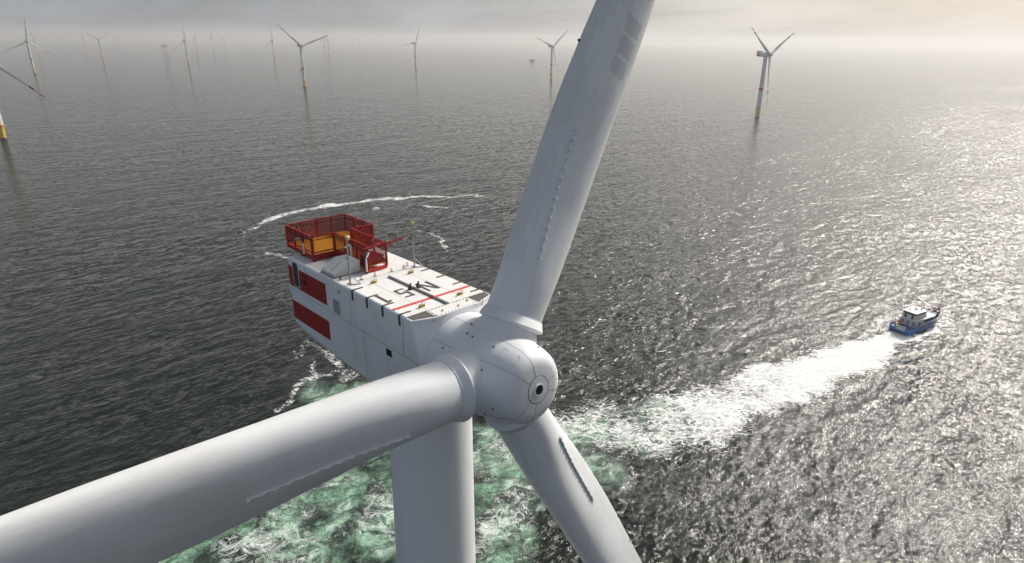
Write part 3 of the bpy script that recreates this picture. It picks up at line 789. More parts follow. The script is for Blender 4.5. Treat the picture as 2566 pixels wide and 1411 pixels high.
# stern at x=0, bow at x=27; +y is port
def hull_half(x):
    t = x / 27
    hw = 4.1 * (1 - max(0, (t - .55) / .45) ** 2.4 * .93)
    return hw
def hull_flare(x): return .90 if x < 10 else .90 - .42 * ((x - 10) / 17) ** 1.4
def sheer(x): return 2.5 + 1.9 * max(0, (x / 27 - .25) / .75) ** 1.6
mb = MB(); rings = []
xs_ = list(np.linspace(0, 25, 26)) + [26, 26.7, 27.2]
for x in xs_:
    hw = hull_half(min(x, 27)); sh = sheer(x); fl = hull_flare(x)
    rake = max(0, x - 20) ** 1.3 * .26
    rings.append([(x, hw, sh), (x - rake * .45, hw * (.5 + fl * .5), sh * .5), (x - rake, hw * fl, -.1), (x - rake, hw * fl * .8, -1.0),
                  (x - rake, -hw * fl * .8, -1.0), (x - rake, -hw * fl, -.1), (x - rake * .45, -hw * (.5 + fl * .5), sh * .5), (x, -hw, sh),
                  (x, -hw + min(.3, hw * .4), sh), (x, -hw + min(.32, hw * .42), 1.7 if x < 26 else sh - .4), (x, hw - min(.32, hw * .42), 1.7 if x < 26 else sh - .4), (x, hw - min(.3, hw * .4), sh)])
mb.rings(rings)
hull = mb.build('hull', M['boat_blue'], boat, None, 40)
mb = MB()
for sg in (-1, 1):
    mb.tube([(x, sg * (hull_half(x) + .03), sheer(x) + .04) for x in np.linspace(0, 26.6, 24)], .11, 6)
    mb.tube([(x, sg * (hull_half(x) * .97 + .05), sheer(x) * .72) for x in np.linspace(0, 25.5, 24)], .10, 6)
pieces(mb, 'rubbing_strake', M['boat_dark'], hull)
mb = MB()   # white top edge of the bulwark alongside the cabin
for sg in (-1, 1): mb.tube([(x, sg * (hull_half(x) - .12), sheer(x) + .14) for x in np.linspace(6, 18, 14)], .07, 6)
pieces(mb, 'white_gunwale', M['white'], hull)
# markings on both sides: orange disc, and a white open ring with swirls near the bow
def side_frame(x, z, sg):
    fl = hull_flare(x); y = sg * (hull_half(x) * (fl + (1 - fl) * z / sheer(x)) + .02)
    return Vector((x, y, z))
for sg in (-1, 1):
    mb = MB(); P = [side_frame(11.5 + .85 * math.cos(a), 1.35 + .8 * math.sin(a), sg) + Vector((0, sg * .06, 0)) for a in np.linspace(0, 2 * PI, 21)[:-1]]
    mb.add(P + [p - Vector((0, sg * .1, 0)) for p in P], [tuple(range(20)), tuple(range(20, 40))] + [(i, (i + 1) % 20, 20 + (i + 1) % 20, 20 + i) for i in range(20)])
    mb.build('orange_disc', M['orange'], hull)
    mb = MB()
    def arc(r, a0, a1, cx=18.2, cz=1.95, w=.13):
        mb.tube([side_frame(cx + r * 1.25 * math.cos(a), cz + r * math.sin(a), sg) + Vector((0, sg * .07, 0)) for a in np.linspace(a0, a1, 22)], w, 5)
    arc(1.5, .3, 5.4, w=.2); arc(1.0, 1.2, 4.6, w=.14); arc(.6, 2.2, 6.0, 18.4, 1.8, .12); mb.tube([side_frame(18.2, 1.55, sg) + Vector((0, sg * .07, 0)), side_frame(19.8, 1.8, sg) + Vector((0, sg * .07, 0))], .1, 5)
    mb.build('white_emblem', M['white'], hull)
mb = MB(); dk = [(x, hull_half(x) - .45) for x in list(np.linspace(.3, 24.5, 16))]
mb.prism(dk + [(x, -y) for x, y in dk[::-1]], .06, (0, 0, 1.70)); mb.build('deck', M['boat_deckblue'], hull)
# main cabin
def cabin(mb, x0, x1, hw0, hw1, z0, z1, rake_a=.0, rake_f=.6, tum=.15):
    P = [(x0, -hw0, z0), (x1, -hw1, z0), (x1, hw1, z0), (x0, hw0, z0), (x0 + rake_a, -hw0 + tum, z1), (x1 - rake_f, -hw1 + tum, z1), (x1 - rake_f, hw1 - tum, z1), (x0 + rake_a, hw0 - tum, z1)]
    mb.add(P, [(0, 3, 2, 1), (4, 5, 6, 7), (0, 1, 5, 4), (1, 2, 6, 5), (2, 3, 7, 6), (3, 0, 4, 7)])
mb = MB(); cabin(mb, 5.2, 18.4, 3.4, 3.1, 1.7, 4.5, .1, 1.0); mb.box(4.6, 17.7, -3.55, 3.55, 4.5, 4.66); cab = mb.build('cabin', M['white'], boat, None, 30)
mb = MB()
for sg in (-1, 1):
    mb.add([(10.2, sg * 3.36, 3.1), (16.8, sg * 3.24, 3.1), (16.4, sg * 3.2, 4.05), (10.2, sg * 3.3, 4.05), (10.2, sg * 3.0, 3.1), (16.8, sg * 2.9, 3.1), (16.4, sg * 2.9, 4.05), (10.2, sg * 3.0, 4.05)],
           [(0, 1, 2, 3), (4, 7, 6, 5), (0, 4, 5, 1), (1, 5, 6, 2), (2, 6, 7, 3), (3, 7, 4, 0)])
    mb.box(6.4, 7.6, sg * 3.42 if sg > 0 else -3.45, 3.45 if sg > 0 else -3.42, 2.6, 3.9)
pieces(mb, 'cabin_window', M['boat_dark'], cab)
mb = MB(); mb.box(5.1, 5.24, -.5, .6, 1.75, 3.8); mb.box(5.1, 5.24, 1.5, 2.6, 2.6, 3.7); mb.box(5.1, 5.24, -2.9, -1.6, 2.3, 3.9); pieces(mb, 'cabin_door', M['boat_grey'], cab)
# wheelhouse
mb = MB(); cabin(mb, 4.9, 13.2, 2.7, 2.6, 4.66, 6.4, .2, 1.3, .2); mb.box(4.6, 12.2, -2.75, 2.75, 7.15, 7.35); cabin(mb, 5.3, 12.0, 2.35, 2.2, 6.4, 7.15, 0, -.3, -.1)
wh = mb.build('wheelhouse', M['white'], boat, None, 30)
mb = MB(); mb.box(4.98, 5.2, -2.4, 2.4, 6.35, 7.1)
for sg in (-1, 1):
    mb.box(5.2, 12.2, sg * 2.38 if sg > 0 else -2.5, 2.5 if sg > 0 else -2.38, 6.4, 7.1)
mb.box(12.1, 12.4, -2.3, 2.3, 6.35, 7.1); pieces(mb, 'wheelhouse_window', M['boat_dark'], wh)
mb = MB(); mb.box(4.84, 5.02, .9, 1.7, 4.8, 6.2); mb.box(4.84, 5.02, -1.7, -.9, 4.8, 6.2); pieces(mb, 'wheelhouse_door', M['boat_dark'], wh)
mb = MB(); mb.tube([(8, 0, 7.3), (7.7, 0, 9.6)], [.14, .05], 8); mb.tube([(7.85, -.9, 8.5), (7.85, .9, 8.5)], .06, 6); mb.lathe([(.1, 0), (.6, .05), (.6, .22), (.1, .26)], (9.6, .2, 7.5), n=14); mb.tube([(9.6, .2, 7.3), (9.6, .2, 7.5)], .1, 6)
mb.tube([(6.2, 1.5, 7.35), (6.2, 1.5, 9.0)], .03, 5); mb.tube([(6.2, -1.5, 7.35), (6.2, -1.5, 9.2)], .03, 5); mb.build('mast', M['boat_grey'], wh)
mb = MB(); mb.ball((10.9, -1.0, 7.75), .42); mb.ball((7.0, 1.2, 7.7), .35); pieces(mb, 'radome', M['white'], wh)
mb = MB()
for sg in (-1, 1):
    pts = [(x, sg * 3.4, 5.6) for x in np.linspace(4.8, 16.5, 9)]; mb.tube(pts, .045, 5)
    for p in pts: mb.tube([(p[0], p[1], 4.66), p], .04, 5)
mb.tube([(4.8, -3.4, 5.6), (4.8, 3.4, 5.6)], .045, 5); mb.build('upper_rail', M['steel'], boat)
# foredeck gear
mb = MB(); mb.box(18.8, 22.4, -1.8, 1.8, 1.74, 3.9); pieces(mb, 'deck_box', M['boat_deckblue'], boat)
mb = MB(); mb.tube([(22.2, 0, 1.74), (22.2, 0, 4.4), (25.0, -.4, 5.0)], [.3, .25, .12], 8); mb.box(22.8, 24.0, .4, 1.5, 1.74, 4.1); mb.box(23.2, 24.4, -1.5, -.5, 1.74, 4.3); mb.box(18.6, 19.4, -2.6, -2.0, 1.74, 4.2); pieces(mb, 'deck_fitting', M['orange'], boat)
mb = MB(); mb.lathe([(.42, 0), (.44, 1.2), (.3, 1.3)], (27.15, 0, 3.2), n=10); mb.build('bow_fender', M['boat_dark'], boat)
mb = MB()
for sg in (-1, 1):
    pts = [(x, sg * (hull_half(x) - .3), sheer(x) + 1.0) for x in np.linspace(19, 26.4, 7)]; mb.tube(pts, .045, 5)
    for p in pts: mb.tube([(p[0], p[1], p[2] - 1.05), p], .04, 5)
mb.build('bow_rail', M['steel'], boat)
# aft deck
for i, y in enumerate((-1.7, -.75, .2, 1.15)):
    mb = MB(); mb.tube([(.15, y, 1.3), (.15, y, 2.75)], .36, 10); mb.build('stern_fender', M['white'], boat)
mb = MB(); mb.box(1.2, 2.6, 1.5, 2.7, 1.74, 2.9); mb.box(2.9, 3.8, 1.8, 2.8, 1.74, 3.2); pieces(mb, 'life_raft', M['orange'], boat)
mb = MB(); mb.box(-.9, .05, -3.0, 3.0, .1, .5); mb.build('stern_step', M['boat_dark'], boat)

# ------------------------------------------------------------------ far ship and offshore substation
sh = thing('ship', 'tiny grey ship far off in the haze near the tall foreground blade', 'ship', (109.4 * .98, 4061.5, 0), math.radians(8))
mb = MB(); rings = []
for x in (-17, -15, -5, 8, 13, 16.5, 18):
    hw = 4.2 * (1 if x < 8 else max(.06, (18.2 - x) / 10.2)); t = 4.5 if x < 8 else 5.8
    rings.append([(x, hw, t), (x, hw * .7, -1), (x, -hw * .7, -1), (x, -hw, t)])
mb.rings(rings); mb.build('hull', M['ship'], sh, None, 30)
mb = MB(); cabin(mb, -4, 9, 3.6, 3.4, 4.5, 8.5); cabin(mb, 0, 7.5, 3, 2.8, 8.5, 11.5); mb.tube([(2, 0, 11.5), (2, 0, 17)], .3, 6); mb.build('superstructure', M['boat_grey'], sh, None, 30)
sb = thing('offshore_substation', 'boxy grey offshore substation on a jacket frame, hazy at the left horizon', 'substation', (-3092.5, 6029.9, 0), -.6)
mb = MB(); mb.box(-24, 24, -16, 16, 24, 30); mb.box(-26, 26, -17, 17, 30, 41); mb.box(-20, 18, -14, 14, 41, 48); tp = mb.build('topside', M['ship'], sb)
mb = MB(); mb.tube([(22, 12, 41), (22, 12, 58)], .8, 8); mb.obox((22, 12, 56), (2, 8, 60), 1, 1); mb.build('crane', M['ship'], tp)
mb = MB()
for sx in (-1, 1):
    for sy in (-1, 1): mb.tube([(sx * 22, sy * 15, -3), (sx * 18, sy * 12, 24)], 1.3, 8)
for sx in (-1, 1):
    mb.tube([(sx * 21.5, -14.5, 2), (sx * 18.5, 12.5, 22)], .7, 6); mb.tube([(sx * 21.5, 14.5, 2), (sx * 18.5, -12.5, 22)], .7, 6)
for sy in (-1, 1):
    mb.tube([(-21.5, sy * 14.5, 2), (18.5, sy * 12.5, 22)], .7, 6); mb.tube([(21.5, sy * 14.5, 2), (-18.5, sy * 12.5, 22)], .7, 6)
mb.build('jacket', M['tp_yellow'], sb)

# ------------------------------------------------------------------ the sea
def axis_vals(lo, hi, step, far_lo, far_hi):
    a = [far_lo, far_lo * .55, far_lo * .3, far_lo * .12, far_lo * .06] if far_lo < 0 else [far_lo]
    a = [v for v in a if v < lo - 5]
    b = [v for v in (far_hi * .06, far_hi * .12, far_hi * .3, far_hi * .55, far_hi) if v > hi + 5]
    return np.array(a + list(np.arange(lo, hi + .01, step)) + b)
gx = axis_vals(-200, 250, 1.25, -20000, 20000)
gy = axis_vals(80, 560, 1.25, -20000, 20000)
GX, GY = np.meshgrid(gx, gy); PX_, PY_ = GX.ravel(), GY.ravel()
rng = np.random.RandomState(4)
WX, WY = PX_.copy(), PY_.copy()
for lam, amp in ((34, 2.6), (17, 1.7), (9, 1.0), (5, .6)):
    for _ in range(3):
        a = rng.uniform(0, 2 * PI); ph = rng.uniform(0, 2 * PI); d_ = rng.uniform(0, 2 * PI)
        w_ = amp * .6 * np.sin((PX_ * math.cos(a) + PY_ * math.sin(a)) * 2 * PI / lam + ph)
        WX += w_ * math.cos(d_); WY += w_ * math.sin(d_)
def stroke(pts, soft=.5):
    """field round a polyline of (x, y, half width, value): level inside, fading over the outer part"""
    best = np.zeros_like(PX_)
    for (xa, ya, wa, va), (xb, yb, wb, vb) in zip(pts, pts[1:]):
        dx, dy = xb - xa, yb - ya; l2 = dx * dx + dy * dy
        t = np.clip(((WX - xa) * dx + (WY - ya) * dy) / l2, 0, 1)
        d = np.hypot(WX - xa - t * dx, WY - ya - t * dy); w = wa + (wb - wa) * t; v = va + (vb - va) * t
        e = np.clip((1.12 - d / w) / soft, 0, 1); e = e * e * (3 - 2 * e)
        best = np.maximum(best, v * e)
    return best
foam = np.zeros_like(PX_); churn = np.zeros_like(PX_)
FO = [
 [(172.5, 257.5, 5.8, 1.09), (154.0, 244.2, 11.7, 1.10), (134.6, 231.3, 16.1, 1.10), (115.6, 221.0, 18.4, 1.04), (96.3, 209.2, 21.4, 0.99), (83.5, 202.3, 22.0, 0.94), (70.7, 195.6, 24.2, 0.87), (59.2, 186.6, 26.4, 0.85), (47.6, 179.7, 26.4, 0.80), (36.1, 181.1, 27.2, 0.75), (24.4, 180.8, 23.7, 0.71), (10, 181, 17.6, 0.67), (-2, 176, 14.7, 0.60)],
 [(168, 250, 4, 1.0), (186, 259.5, 3.6, 1.0), (197, 267.5, 2.6, .9), (203, 273, 1.5, .6)],
 [(182, 274, 2, .7), (166, 265, 3.4, .95), (148, 255, 3, .6)],
 [(-168, 386, 4, .68), (-173, 404, 5, .72), (-172.5, 424, 7, .78), (-168, 444, 10, .84), (-159, 458, 11, .86), (-148, 468, 8, .80), (-140, 477, 10, .86), (-126, 485, 9, .88), (-105.8, 498, 9, .86), (-72.5, 509, 9, .86), (-52, 512, 8, .82), (-25, 516, 6, .72)],
 [(-73, 480, 5.1, 0.74), (-59, 479, 5.1, 0.78), (-49, 473, 4.2, 0.74)], [(-106, 470, 5.1, 0.72), (-90, 473, 4.2, 0.62)],
 [(-144, 365.7, 4.1, 0.74), (-137, 358, 4.1, 0.72), (-129, 353, 3.4, 0.67)], [(-155, 478, 6.8, 0.62), (-146, 486, 5.1, 0.62)],
 [(-66.6, 423.8, 4.2, 0.67), (-46.7, 391.7, 4.4, 0.78), (-36.9, 367, 3.4, 0.67)], [(-80, 388, 4.2, 0.72), (-68, 382.5, 3.4, 0.67)], [(-30, 390, 4.2, 0.67), (-22, 388, 3.4, 0.67)],
 [(-80, 187, 4.4, 0.74), (-76.2, 197, 4.4, 0.74), (-77.7, 204, 3.7, 0.72), (-75, 213, 3.4, 0.74), (-66, 216, 3.1, 0.72)],
 [(-73.3, 211.7, 4.4, 0.78), (-77, 219, 3.1, 0.74), (-82, 228, 2.2, 0.62)],
 [(-88.5, 225, 3.4, 0.72), (-88, 234, 3.4, 0.72), (-86.5, 246, 3.4, 0.67)], [(-86, 244, 4.4, 0.74), (-78, 234.6, 5.1, 0.78), (-67, 223, 5.1, 0.74), (-60, 214, 5.1, 0.62)],
 [(-30, 176, 7, .45), (-60, 190, 5, .42)],
 [(4, 170, 10, .53), (-9, 156, 13, .57), (-20, 146, 13, .53), (-40, 143, 13, .53), (-55, 134, 13, .55), (-70, 124, 12, .53), (-85, 112, 12, .52)],
 [(-3, 170, 8, .55), (-2, 148, 7, .49), (-6, 132, 9, .53), (-12, 118, 9, .51), (-30, 108, 12, .49)],
 [(12, 150, 5, .5), (14, 138, 3.5, .5), (12, 128, 3.5, .52)], [(-26, 158, 5, .5), (-34, 150, 4, .6), (-32, 142, 3, .52)],
]
for k_, s_ in enumerate(FO): foam = np.maximum(foam, stroke(s_, .80 if k_ == 0 else 1.0))
CH = [
 [(70, 196, 12, .45), (40, 180, 14, .65), (20, 176, 14, .85), (4, 168, 16, 1.0), (-10, 154, 20, 1.0), (-24, 146, 20, 1.0), (-45, 140, 20, 1.0), (-62, 128, 19, 1.0), (-90, 108, 18, .9)],
 [(-3, 172, 12, .95), (-2, 148, 12, .9), (-6, 128, 14, 1.0), (-20, 112, 18, 1.0)], [(14, 178, 14, .7), (24, 160, 12, .6)],
 [(-45, 165, 12, .55), (-70, 208, 7, .5), (-55, 202, 9, .5)], [(0, 200, 10, .3), (5, 240, 16, .25)],
]
for s_ in CH: churn = np.maximum(churn, stroke(s_, .8))
nx_, ny_ = len(gx), len(gy)
idx = np.arange(nx_ * ny_).reshape(ny_, nx_)
quads = np.stack([idx[:-1, :-1], idx[:-1, 1:], idx[1:, 1:], idx[1:, :-1]], -1).reshape(-1, 4)
me = bpy.data.meshes.new('sea')
me.vertices.add(nx_ * ny_); me.vertices.foreach_set('co', np.stack([PX_, PY_, np.zeros_like(PX_)], 1).ravel())
me.loops.add(quads.size); me.loops.foreach_set('vertex_index', quads.ravel().astype(np.int32))
me.polygons.add(len(quads)); me.polygons.foreach_set('loop_start', np.arange(0, quads.size, 4, dtype=np.int32))
me.update(calc_edges=True)
for nm, arr in (('foam', foam), ('churn', churn)):
    at = me.attributes.new(nm, 'FLOAT', 'POINT'); at.data.foreach_set('value', arr.astype(np.float32))
sea = bpy.data.objects.new('sea', me); C.objects.link(sea); sea['kind'] = 'structure'; sea['label'] = 'dark choppy grey green sea with foam and glitter'

def sea_material():
    m, nt, b = nmat('sea_water')
    tc = nt.nodes.new('ShaderNodeTexCoord').outputs['Object']
    fo = nt.nodes.new('ShaderNodeAttribute'); fo.attribute_name = 'foam'; fo = fo.outputs['Fac']
    ch = nt.nodes.new('ShaderNodeAttribute'); ch.attribute_name = 'churn'; ch = ch.outputs['Fac']
    # x along the wind, y along the crests
    w = mapping(nt, tc, rot=(0, 0, -YAW))
    def waves(scale, st, detail, rough, dist, ridge=False, rot=0.0):
        v = mapping(nt, w, (1, st, 1), (0, 0, rot)); n = noise(nt, v, scale, detail, rough, dist)
        if ridge:   # sharpened crests
            n = math_(nt, 'SUBTRACT', 1.0, math_(nt, 'ABSOLUTE', math_(nt, 'MULTIPLY', math_(nt, 'SUBTRACT', n, .5), 2.0)))
        return n
    h = math_(nt, 'MULTIPLY', waves(.035, .35, 2, .5, 0), 2.2)
    h = math_(nt, 'ADD', h, math_(nt, 'MULTIPLY', waves(.085, .42, 2, .5, .3, True, .15), 1.35))
    h = math_(nt, 'ADD', h, math_(nt, 'MULTIPLY', waves(.21, .45, 3, .55, .4, True, -.25), .52))
    h = math_(nt, 'ADD', h, math_(nt, 'MULTIPLY', waves(.55, .55, 4, .62, .3, True, .3), .34))
    h = math_(nt, 'ADD', h, math_(nt, 'MULTIPLY', waves(1.9, .7, 3, .6, .2, True, -.2), .05))
    # churned water: finer confused bumps
    conf = noise(nt, tc, .5, 5, .65, 1.2)
    h = math_(nt, 'ADD', h, math_(nt, 'MULTIPLY', math_(nt, 'MULTIPLY', conf, ch), .8))
    # foam pattern: a web of lines breaking up where the foam thins out
    dv = nt.nodes.new('ShaderNodeVectorMath'); dv.operation = 'ADD'
    nz = nt.nodes.new('ShaderNodeTexNoise'); nz.inputs['Scale'].default_value = .10; nz.inputs['Detail'].default_value = 4; L(nt, tc, nz.inputs['Vector'])
    sc_ = nt.nodes.new('ShaderNodeVectorMath'); sc_.operation = 'SCALE'; sc_.inputs[3].default_value = 9.0; L(nt, nz.outputs['Color'], sc_.inputs[0])
    L(nt, tc, dv.inputs[0]); L(nt, sc_.outputs[0], dv.inputs[1]); dvo = dv.outputs[0]
    n_lo = noise(nt, dvo, .055, 5, .6, .5)
    wk = mapping(nt, dvo, (.55, 1, 1), (0, 0, -.585))
    n_hi = noise(nt, wk, .60, 6, .70, .8)
    web = math_(nt, 'ABSOLUTE', math_(nt, 'SUBTRACT', noise(nt, wk, .34, 5, .64, 1.0), .5))
    web = sstep(nt, web, .09, .0)
    web2 = math_(nt, 'ABSOLUTE', math_(nt, 'SUBTRACT', noise(nt, mapping(nt, wk, loc=(31, 7, 0)), .95, 5, .64, .6), .5))
    web2 = sstep(nt, web2, .10, .0)
    pat = math_(nt, 'ADD', math_(nt, 'MULTIPLY', n_hi, .55), math_(nt, 'ADD', math_(nt, 'MULTIPLY', web, .26), math_(nt, 'MULTIPLY', web2, .16)))
    pat = math_(nt, 'ADD', pat, math_(nt, 'MULTIPLY', math_(nt, 'SUBTRACT', n_lo, .5), .80))
    thr = math_(nt, 'SUBTRACT', 1.13, math_(nt, 'MULTIPLY', fo, 1.02))
    dif = math_(nt, 'SUBTRACT', pat, thr)
    fm = sstep(nt, dif, .0, .34)
    fm = math_(nt, 'MULTIPLY', fm, sstep(nt, fo, .02, .25))
    # thin white filaments over the churned water
    f1 = sstep(nt, math_(nt, 'ABSOLUTE', math_(nt, 'SUBTRACT', noise(nt, mapping(nt, dvo, loc=(5, 50, 0)), .11, 6, .60, 1.4), .5)), .022, .0)
    f2 = sstep(nt, math_(nt, 'ABSOLUTE', math_(nt, 'SUBTRACT', noise(nt, mapping(nt, dvo, loc=(85, 20, 0)), .42, 5, .62, 1.0), .5)), .035, .0)
    fl = math_(nt, 'MAXIMUM', math_(nt, 'MULTIPLY', f1, .85), math_(nt, 'MULTIPLY', f2, .22))
    fl = math_(nt, 'MULTIPLY', fl, math_(nt, 'MULTIPLY', sstep(nt, ch, .25, .9), sstep(nt, n_lo, .42, .60)))
    fm = math_(nt, 'MAXIMUM', fm, fl)
    # scattered small whitecaps
    cap = noise(nt, mapping(nt, w, (1, .5, 1), loc=(3, 9, 0)), .030, 6, .72, 1.2)
    caps = math_(nt, 'MULTIPLY', sstep(nt, cap, .735, .76), .8)
    fm = math_(nt, 'MAXIMUM', fm, caps, clamp=True)
    # green aerated water, in billows
    gb = noise(nt, dvo, .062, 6, .58, 1.2)
    gr = math_(nt, 'MULTIPLY', ch, sstep(nt, gb, .40, .60))
    gb2 = sstep(nt, noise(nt, dvo, .17, 6, .62, 1.4), .36, .66)
    milk = math_(nt, 'MULTIPLY', gr, math_(nt, 'ADD', math_(nt, 'MULTIPLY', gb2, .75), .25))
    deep = mix(nt, math_(nt, 'MULTIPLY', waves(.012, .8, 3, .5, 0), .8), (.0035, .0065, .005), (.007, .012, .009))
    col = mix(nt, math_(nt, 'MULTIPLY', ch, .75), deep, (.010, .034, .019))
    col = mix(nt, milk, col, (.30, .54, .37))
    froth = math_(nt, 'MULTIPLY', math_(nt, 'MULTIPLY', ch, sstep(nt, gb2, .35, 1.0)), sstep(nt, n_lo, .44, .62))
    col = mix(nt, math_(nt, 'MULTIPLY', froth, .75), col, (.60, .72, .63))
    L(nt, col, b.inputs['Base Color'])
    b.inputs['IOR'].default_value = 1.333
    b.inputs['Roughness'].default_value = .06
    bp = nt.nodes.new('ShaderNodeBump'); bp.inputs['Strength'].default_value = 1.0; bp.inputs['Distance'].default_value = 1.0
    L(nt, h, bp.inputs['Height'])
    nrm = bp.outputs[0]
    def vec(op, a, c):
        n = nt.nodes.new('ShaderNodeVectorMath'); n.operation = op
        for i, v in enumerate((a, c)):
            if v is None: continue
            if isinstance(v, (tuple, list)): n.inputs[i].default_value = v
            elif isinstance(v, float): n.inputs[3].default_value = v
            else: L(nt, v, n.inputs[3] if (op == 'SCALE' and i == 1) else n.inputs[i])
        return n.outputs[0]
    # short waves and ripples: tilt of the surface, coarse to fine
    patch = sstep(nt, noise(nt, mapping(nt, w, (1, .45, 1)), .006, 5, .6, .8), .34, .66, .5, 1.45)
    patch = math_(nt, 'MULTIPLY', patch, sstep(nt, noise(nt, mapping(nt, w, (1, .6, 1), loc=(40, 3, 0)), .045, 3, .6, .5), .35, .65, .55, 1.4))
    for sc_r, st, amp, off in ((.36, .5, .55, 7), (.95, .55, .75, 17)):
        q = nt.nodes.new('ShaderNodeTexNoise'); q.inputs['Scale'].default_value = sc_r; q.inputs['Detail'].default_value = 1.5; q.inputs['Distortion'].default_value = .4
        L(nt, mapping(nt, w, (1, st, 1), (0, 0, .12 * off), (off, off * 2, 0)), q.inputs['Vector'])
        sl = vec('MULTIPLY', vec('SUBTRACT', q.outputs['Color'], (.5, .5, .5)), (amp, amp, 0.0))
        nrm = vec('ADD', nrm, vec('SCALE', sl, patch))
    nrm = vec('NORMALIZE', nrm, None)
    L(nt, nrm, b.inputs['Normal'])
    df = nt.nodes.new('ShaderNodeBsdfPrincipled'); df.inputs['Base Color'].default_value = (.85, .86, .85, 1); df.inputs['Roughness'].default_value = .9
    bp2 = nt.nodes.new('ShaderNodeBump'); bp2.inputs['Strength'].default_value = .8; bp2.inputs['Distance'].default_value = 1.0
    L(nt, math_(nt, 'ADD', math_(nt, 'MULTIPLY', pat, .45), math_(nt, 'MULTIPLY', h, .4)), bp2.inputs['Height']); L(nt, bp2.outputs[0], df.inputs['Normal'])
    ms = nt.nodes.new('ShaderNodeMixShader'); L(nt, fm, ms.inputs[0]); L(nt, b.outputs[0], ms.inputs[1]); L(nt, df.outputs[0], ms.inputs[2])
    L(nt, ms.outputs[0], nt.nodes['Material Output'].inputs['Surface'])
    return m
me.materials.append(sea_material())

# ------------------------------------------------------------------ haze
HZ = 1.3e-4
mb = MB(); mb.box(-21000, 21000, -21000, 21000, -1.0, 215)
hm = bpy.data.materials.new('sea_haze'); hm.use_nodes = True; nt = hm.node_tree
for n in list(nt.nodes):
    if n.type == 'BSDF_PRINCIPLED': nt.nodes.remove(n)
pv = nt.nodes.new('ShaderNodeVolumePrincipled'); pv.inputs['Density'].default_value = HZ
pv.inputs['Color'].default_value = (.80, .79, .78, 1); pv.inputs['Anisotropy'].default_value = .35
L(nt, pv.outputs[0], nt.nodes['Material Output'].inputs['Volume'])
hz = mb.build('haze', hm); hz['kind'] = 'stuff'; hz['label'] = 'pale sea haze that swallows the far turbines'

# ------------------------------------------------------------------ sky and sun
w = bpy.data.worlds.new('World'); bpy.context.scene.world = w; w.use_nodes = True
nt = w.node_tree; bg = nt.nodes['Background']
sky = nt.nodes.new('ShaderNodeTexSky'); sky.sky_type = 'NISHITA'; sky.sun_disc = False
sky.sun_elevation = SUN_EL; sky.sun_rotation = SUN_AZ; sky.air_density = 1.0; sky.dust_density = 3.0; sky.ozone_density = 1.0
tc = nt.nodes.new('ShaderNodeTexCoord').outputs['Generated']
sdir = (math.sin(SUN_AZ) * math.cos(SUN_EL), math.cos(SUN_AZ) * math.cos(SUN_EL), math.sin(SUN_EL))
dt = nt.nodes.new('ShaderNodeVectorMath'); dt.operation = 'DOT_PRODUCT'; L(nt, tc, dt.inputs[0]); dt.inputs[1].default_value = sdir
glow = sstep(nt, dt.outputs['Value'], .15, 1.0)
glow = math_(nt, 'POWER', glow, 2.2)
# cloud sheet seen from below: direction projected on a flat layer
sp = nt.nodes.new('ShaderNodeSeparateXYZ'); L(nt, tc, sp.inputs[0])
zz = math_(nt, 'ADD', math_(nt, 'MAXIMUM', sp.outputs[2], 0.0), .16)
cxy = nt.nodes.new('ShaderNodeCombineXYZ'); L(nt, math_(nt, 'DIVIDE', sp.outputs[0], zz), cxy.inputs[0]); L(nt, math_(nt, 'DIVIDE', sp.outputs[1], zz), cxy.inputs[1])
n1 = noise(nt, cxy.outputs[0], .55, 7, .56, .5)
cl = sstep(nt, n1, .34, .66)
# thick cloud is greyer and darker, thin cloud lets the sun glow through
thin = mix(nt, glow, (1.6, 1.80, 2.15), (3.6, 3.52, 3.42))
thick = mix(nt, glow, (.95, 1.06, 1.28), (2.15, 2.12, 2.1))
cloud = mix(nt, cl, thin, thick)
col = mix(nt, .85, sky.outputs[0], cloud)
# bright veil where the sun stands behind thin cloud
veil = math_(nt, 'POWER', math_(nt, 'MAXIMUM', dt.outputs['Value'], 0.0), 85.0)
vc = nt.nodes.new('ShaderNodeVectorMath'); vc.operation = 'SCALE'; vc.inputs[0].default_value = (1.0, .95, .87); L(nt, math_(nt, 'MULTIPLY', veil, 350.0), vc.inputs[3])
va = nt.nodes.new('ShaderNodeVectorMath'); va.operation = 'ADD'; L(nt, col, va.inputs[0]); L(nt, vc.outputs[0], va.inputs[1]); col = va.outputs[0]
low = sstep(nt, sp.outputs[2], .0, .22, 1.75, .82)
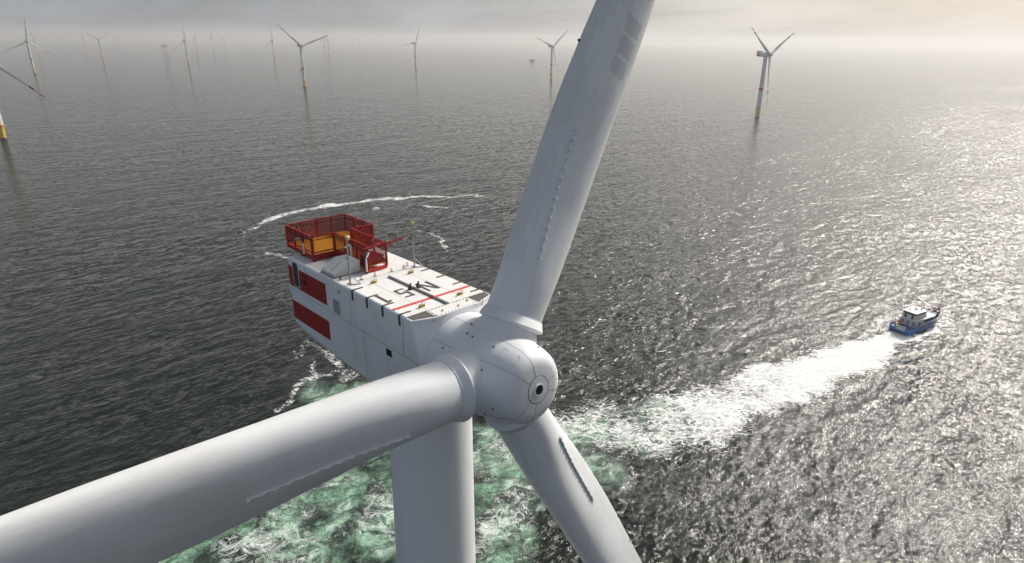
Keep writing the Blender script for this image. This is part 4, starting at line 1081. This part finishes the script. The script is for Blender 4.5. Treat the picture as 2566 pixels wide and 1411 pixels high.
# added fill: brightened sky behind the camera lifts the shaded turbine sides
bd = nt.nodes.new('ShaderNodeVectorMath'); bd.operation = 'DOT_PRODUCT'; L(nt, tc, bd.inputs[0]); bd.inputs[1].default_value = (-.42, -.907, .0)
low = math_(nt, 'MULTIPLY', low, sstep(nt, bd.outputs['Value'], -.15, .85, 1.0, 2.15))
sc2 = nt.nodes.new('ShaderNodeVectorMath'); sc2.operation = 'SCALE'; L(nt, col, sc2.inputs[0]); L(nt, low, sc2.inputs[3])
L(nt, sc2.outputs[0], bg.inputs['Color']); bg.inputs['Strength'].default_value = .13
sd = bpy.data.lights.new('sun', 'SUN'); sd.energy = 3.2; sd.angle = math.radians(4.0); sd.color = (1.0, .945, .87)
so = bpy.data.objects.new('sun', sd); C.objects.link(so)
so.rotation_euler = Vector(sdir).to_track_quat('Z', 'Y').to_euler(); so.location = (0, 0, 300)

# ------------------------------------------------------------------ camera
cd = bpy.data.cameras.new('camera'); cam = bpy.data.objects.new('camera', cd); C.objects.link(cam)
cd.sensor_width = 36; cd.lens = 36 * 1608.79 / 2566; cd.clip_start = .5; cd.clip_end = 80000
PITCH, ROLL = .36109, .00937
rt = Vector((math.cos(ROLL), math.sin(PITCH) * math.sin(ROLL), math.cos(PITCH) * math.sin(ROLL)))
up0 = Vector((0, math.sin(PITCH), math.cos(PITCH))); fwd = Vector((0, math.cos(PITCH), -math.sin(PITCH)))
r0 = Vector((1, 0, 0))
rx = r0 * math.cos(ROLL) + up0 * math.sin(ROLL); ux = -r0 * math.sin(ROLL) + up0 * math.cos(ROLL)
m4 = Matrix((rx, ux, -fwd)).transposed().to_4x4(); m4.translation = (0, 0, CAMZ)
cam.matrix_world = m4
sc = bpy.context.scene; sc.camera = cam
sc.view_settings.view_transform = 'Standard'; sc.view_settings.look = 'None'; sc.view_settings.exposure = 0.0; sc.view_settings.gamma = 1.0
sc.render.engine = 'CYCLES'
sc.cycles.max_bounces = 6; sc.cycles.transparent_max_bounces = 16; sc.cycles.volume_bounces = 1
sc.cycles.use_denoising = True
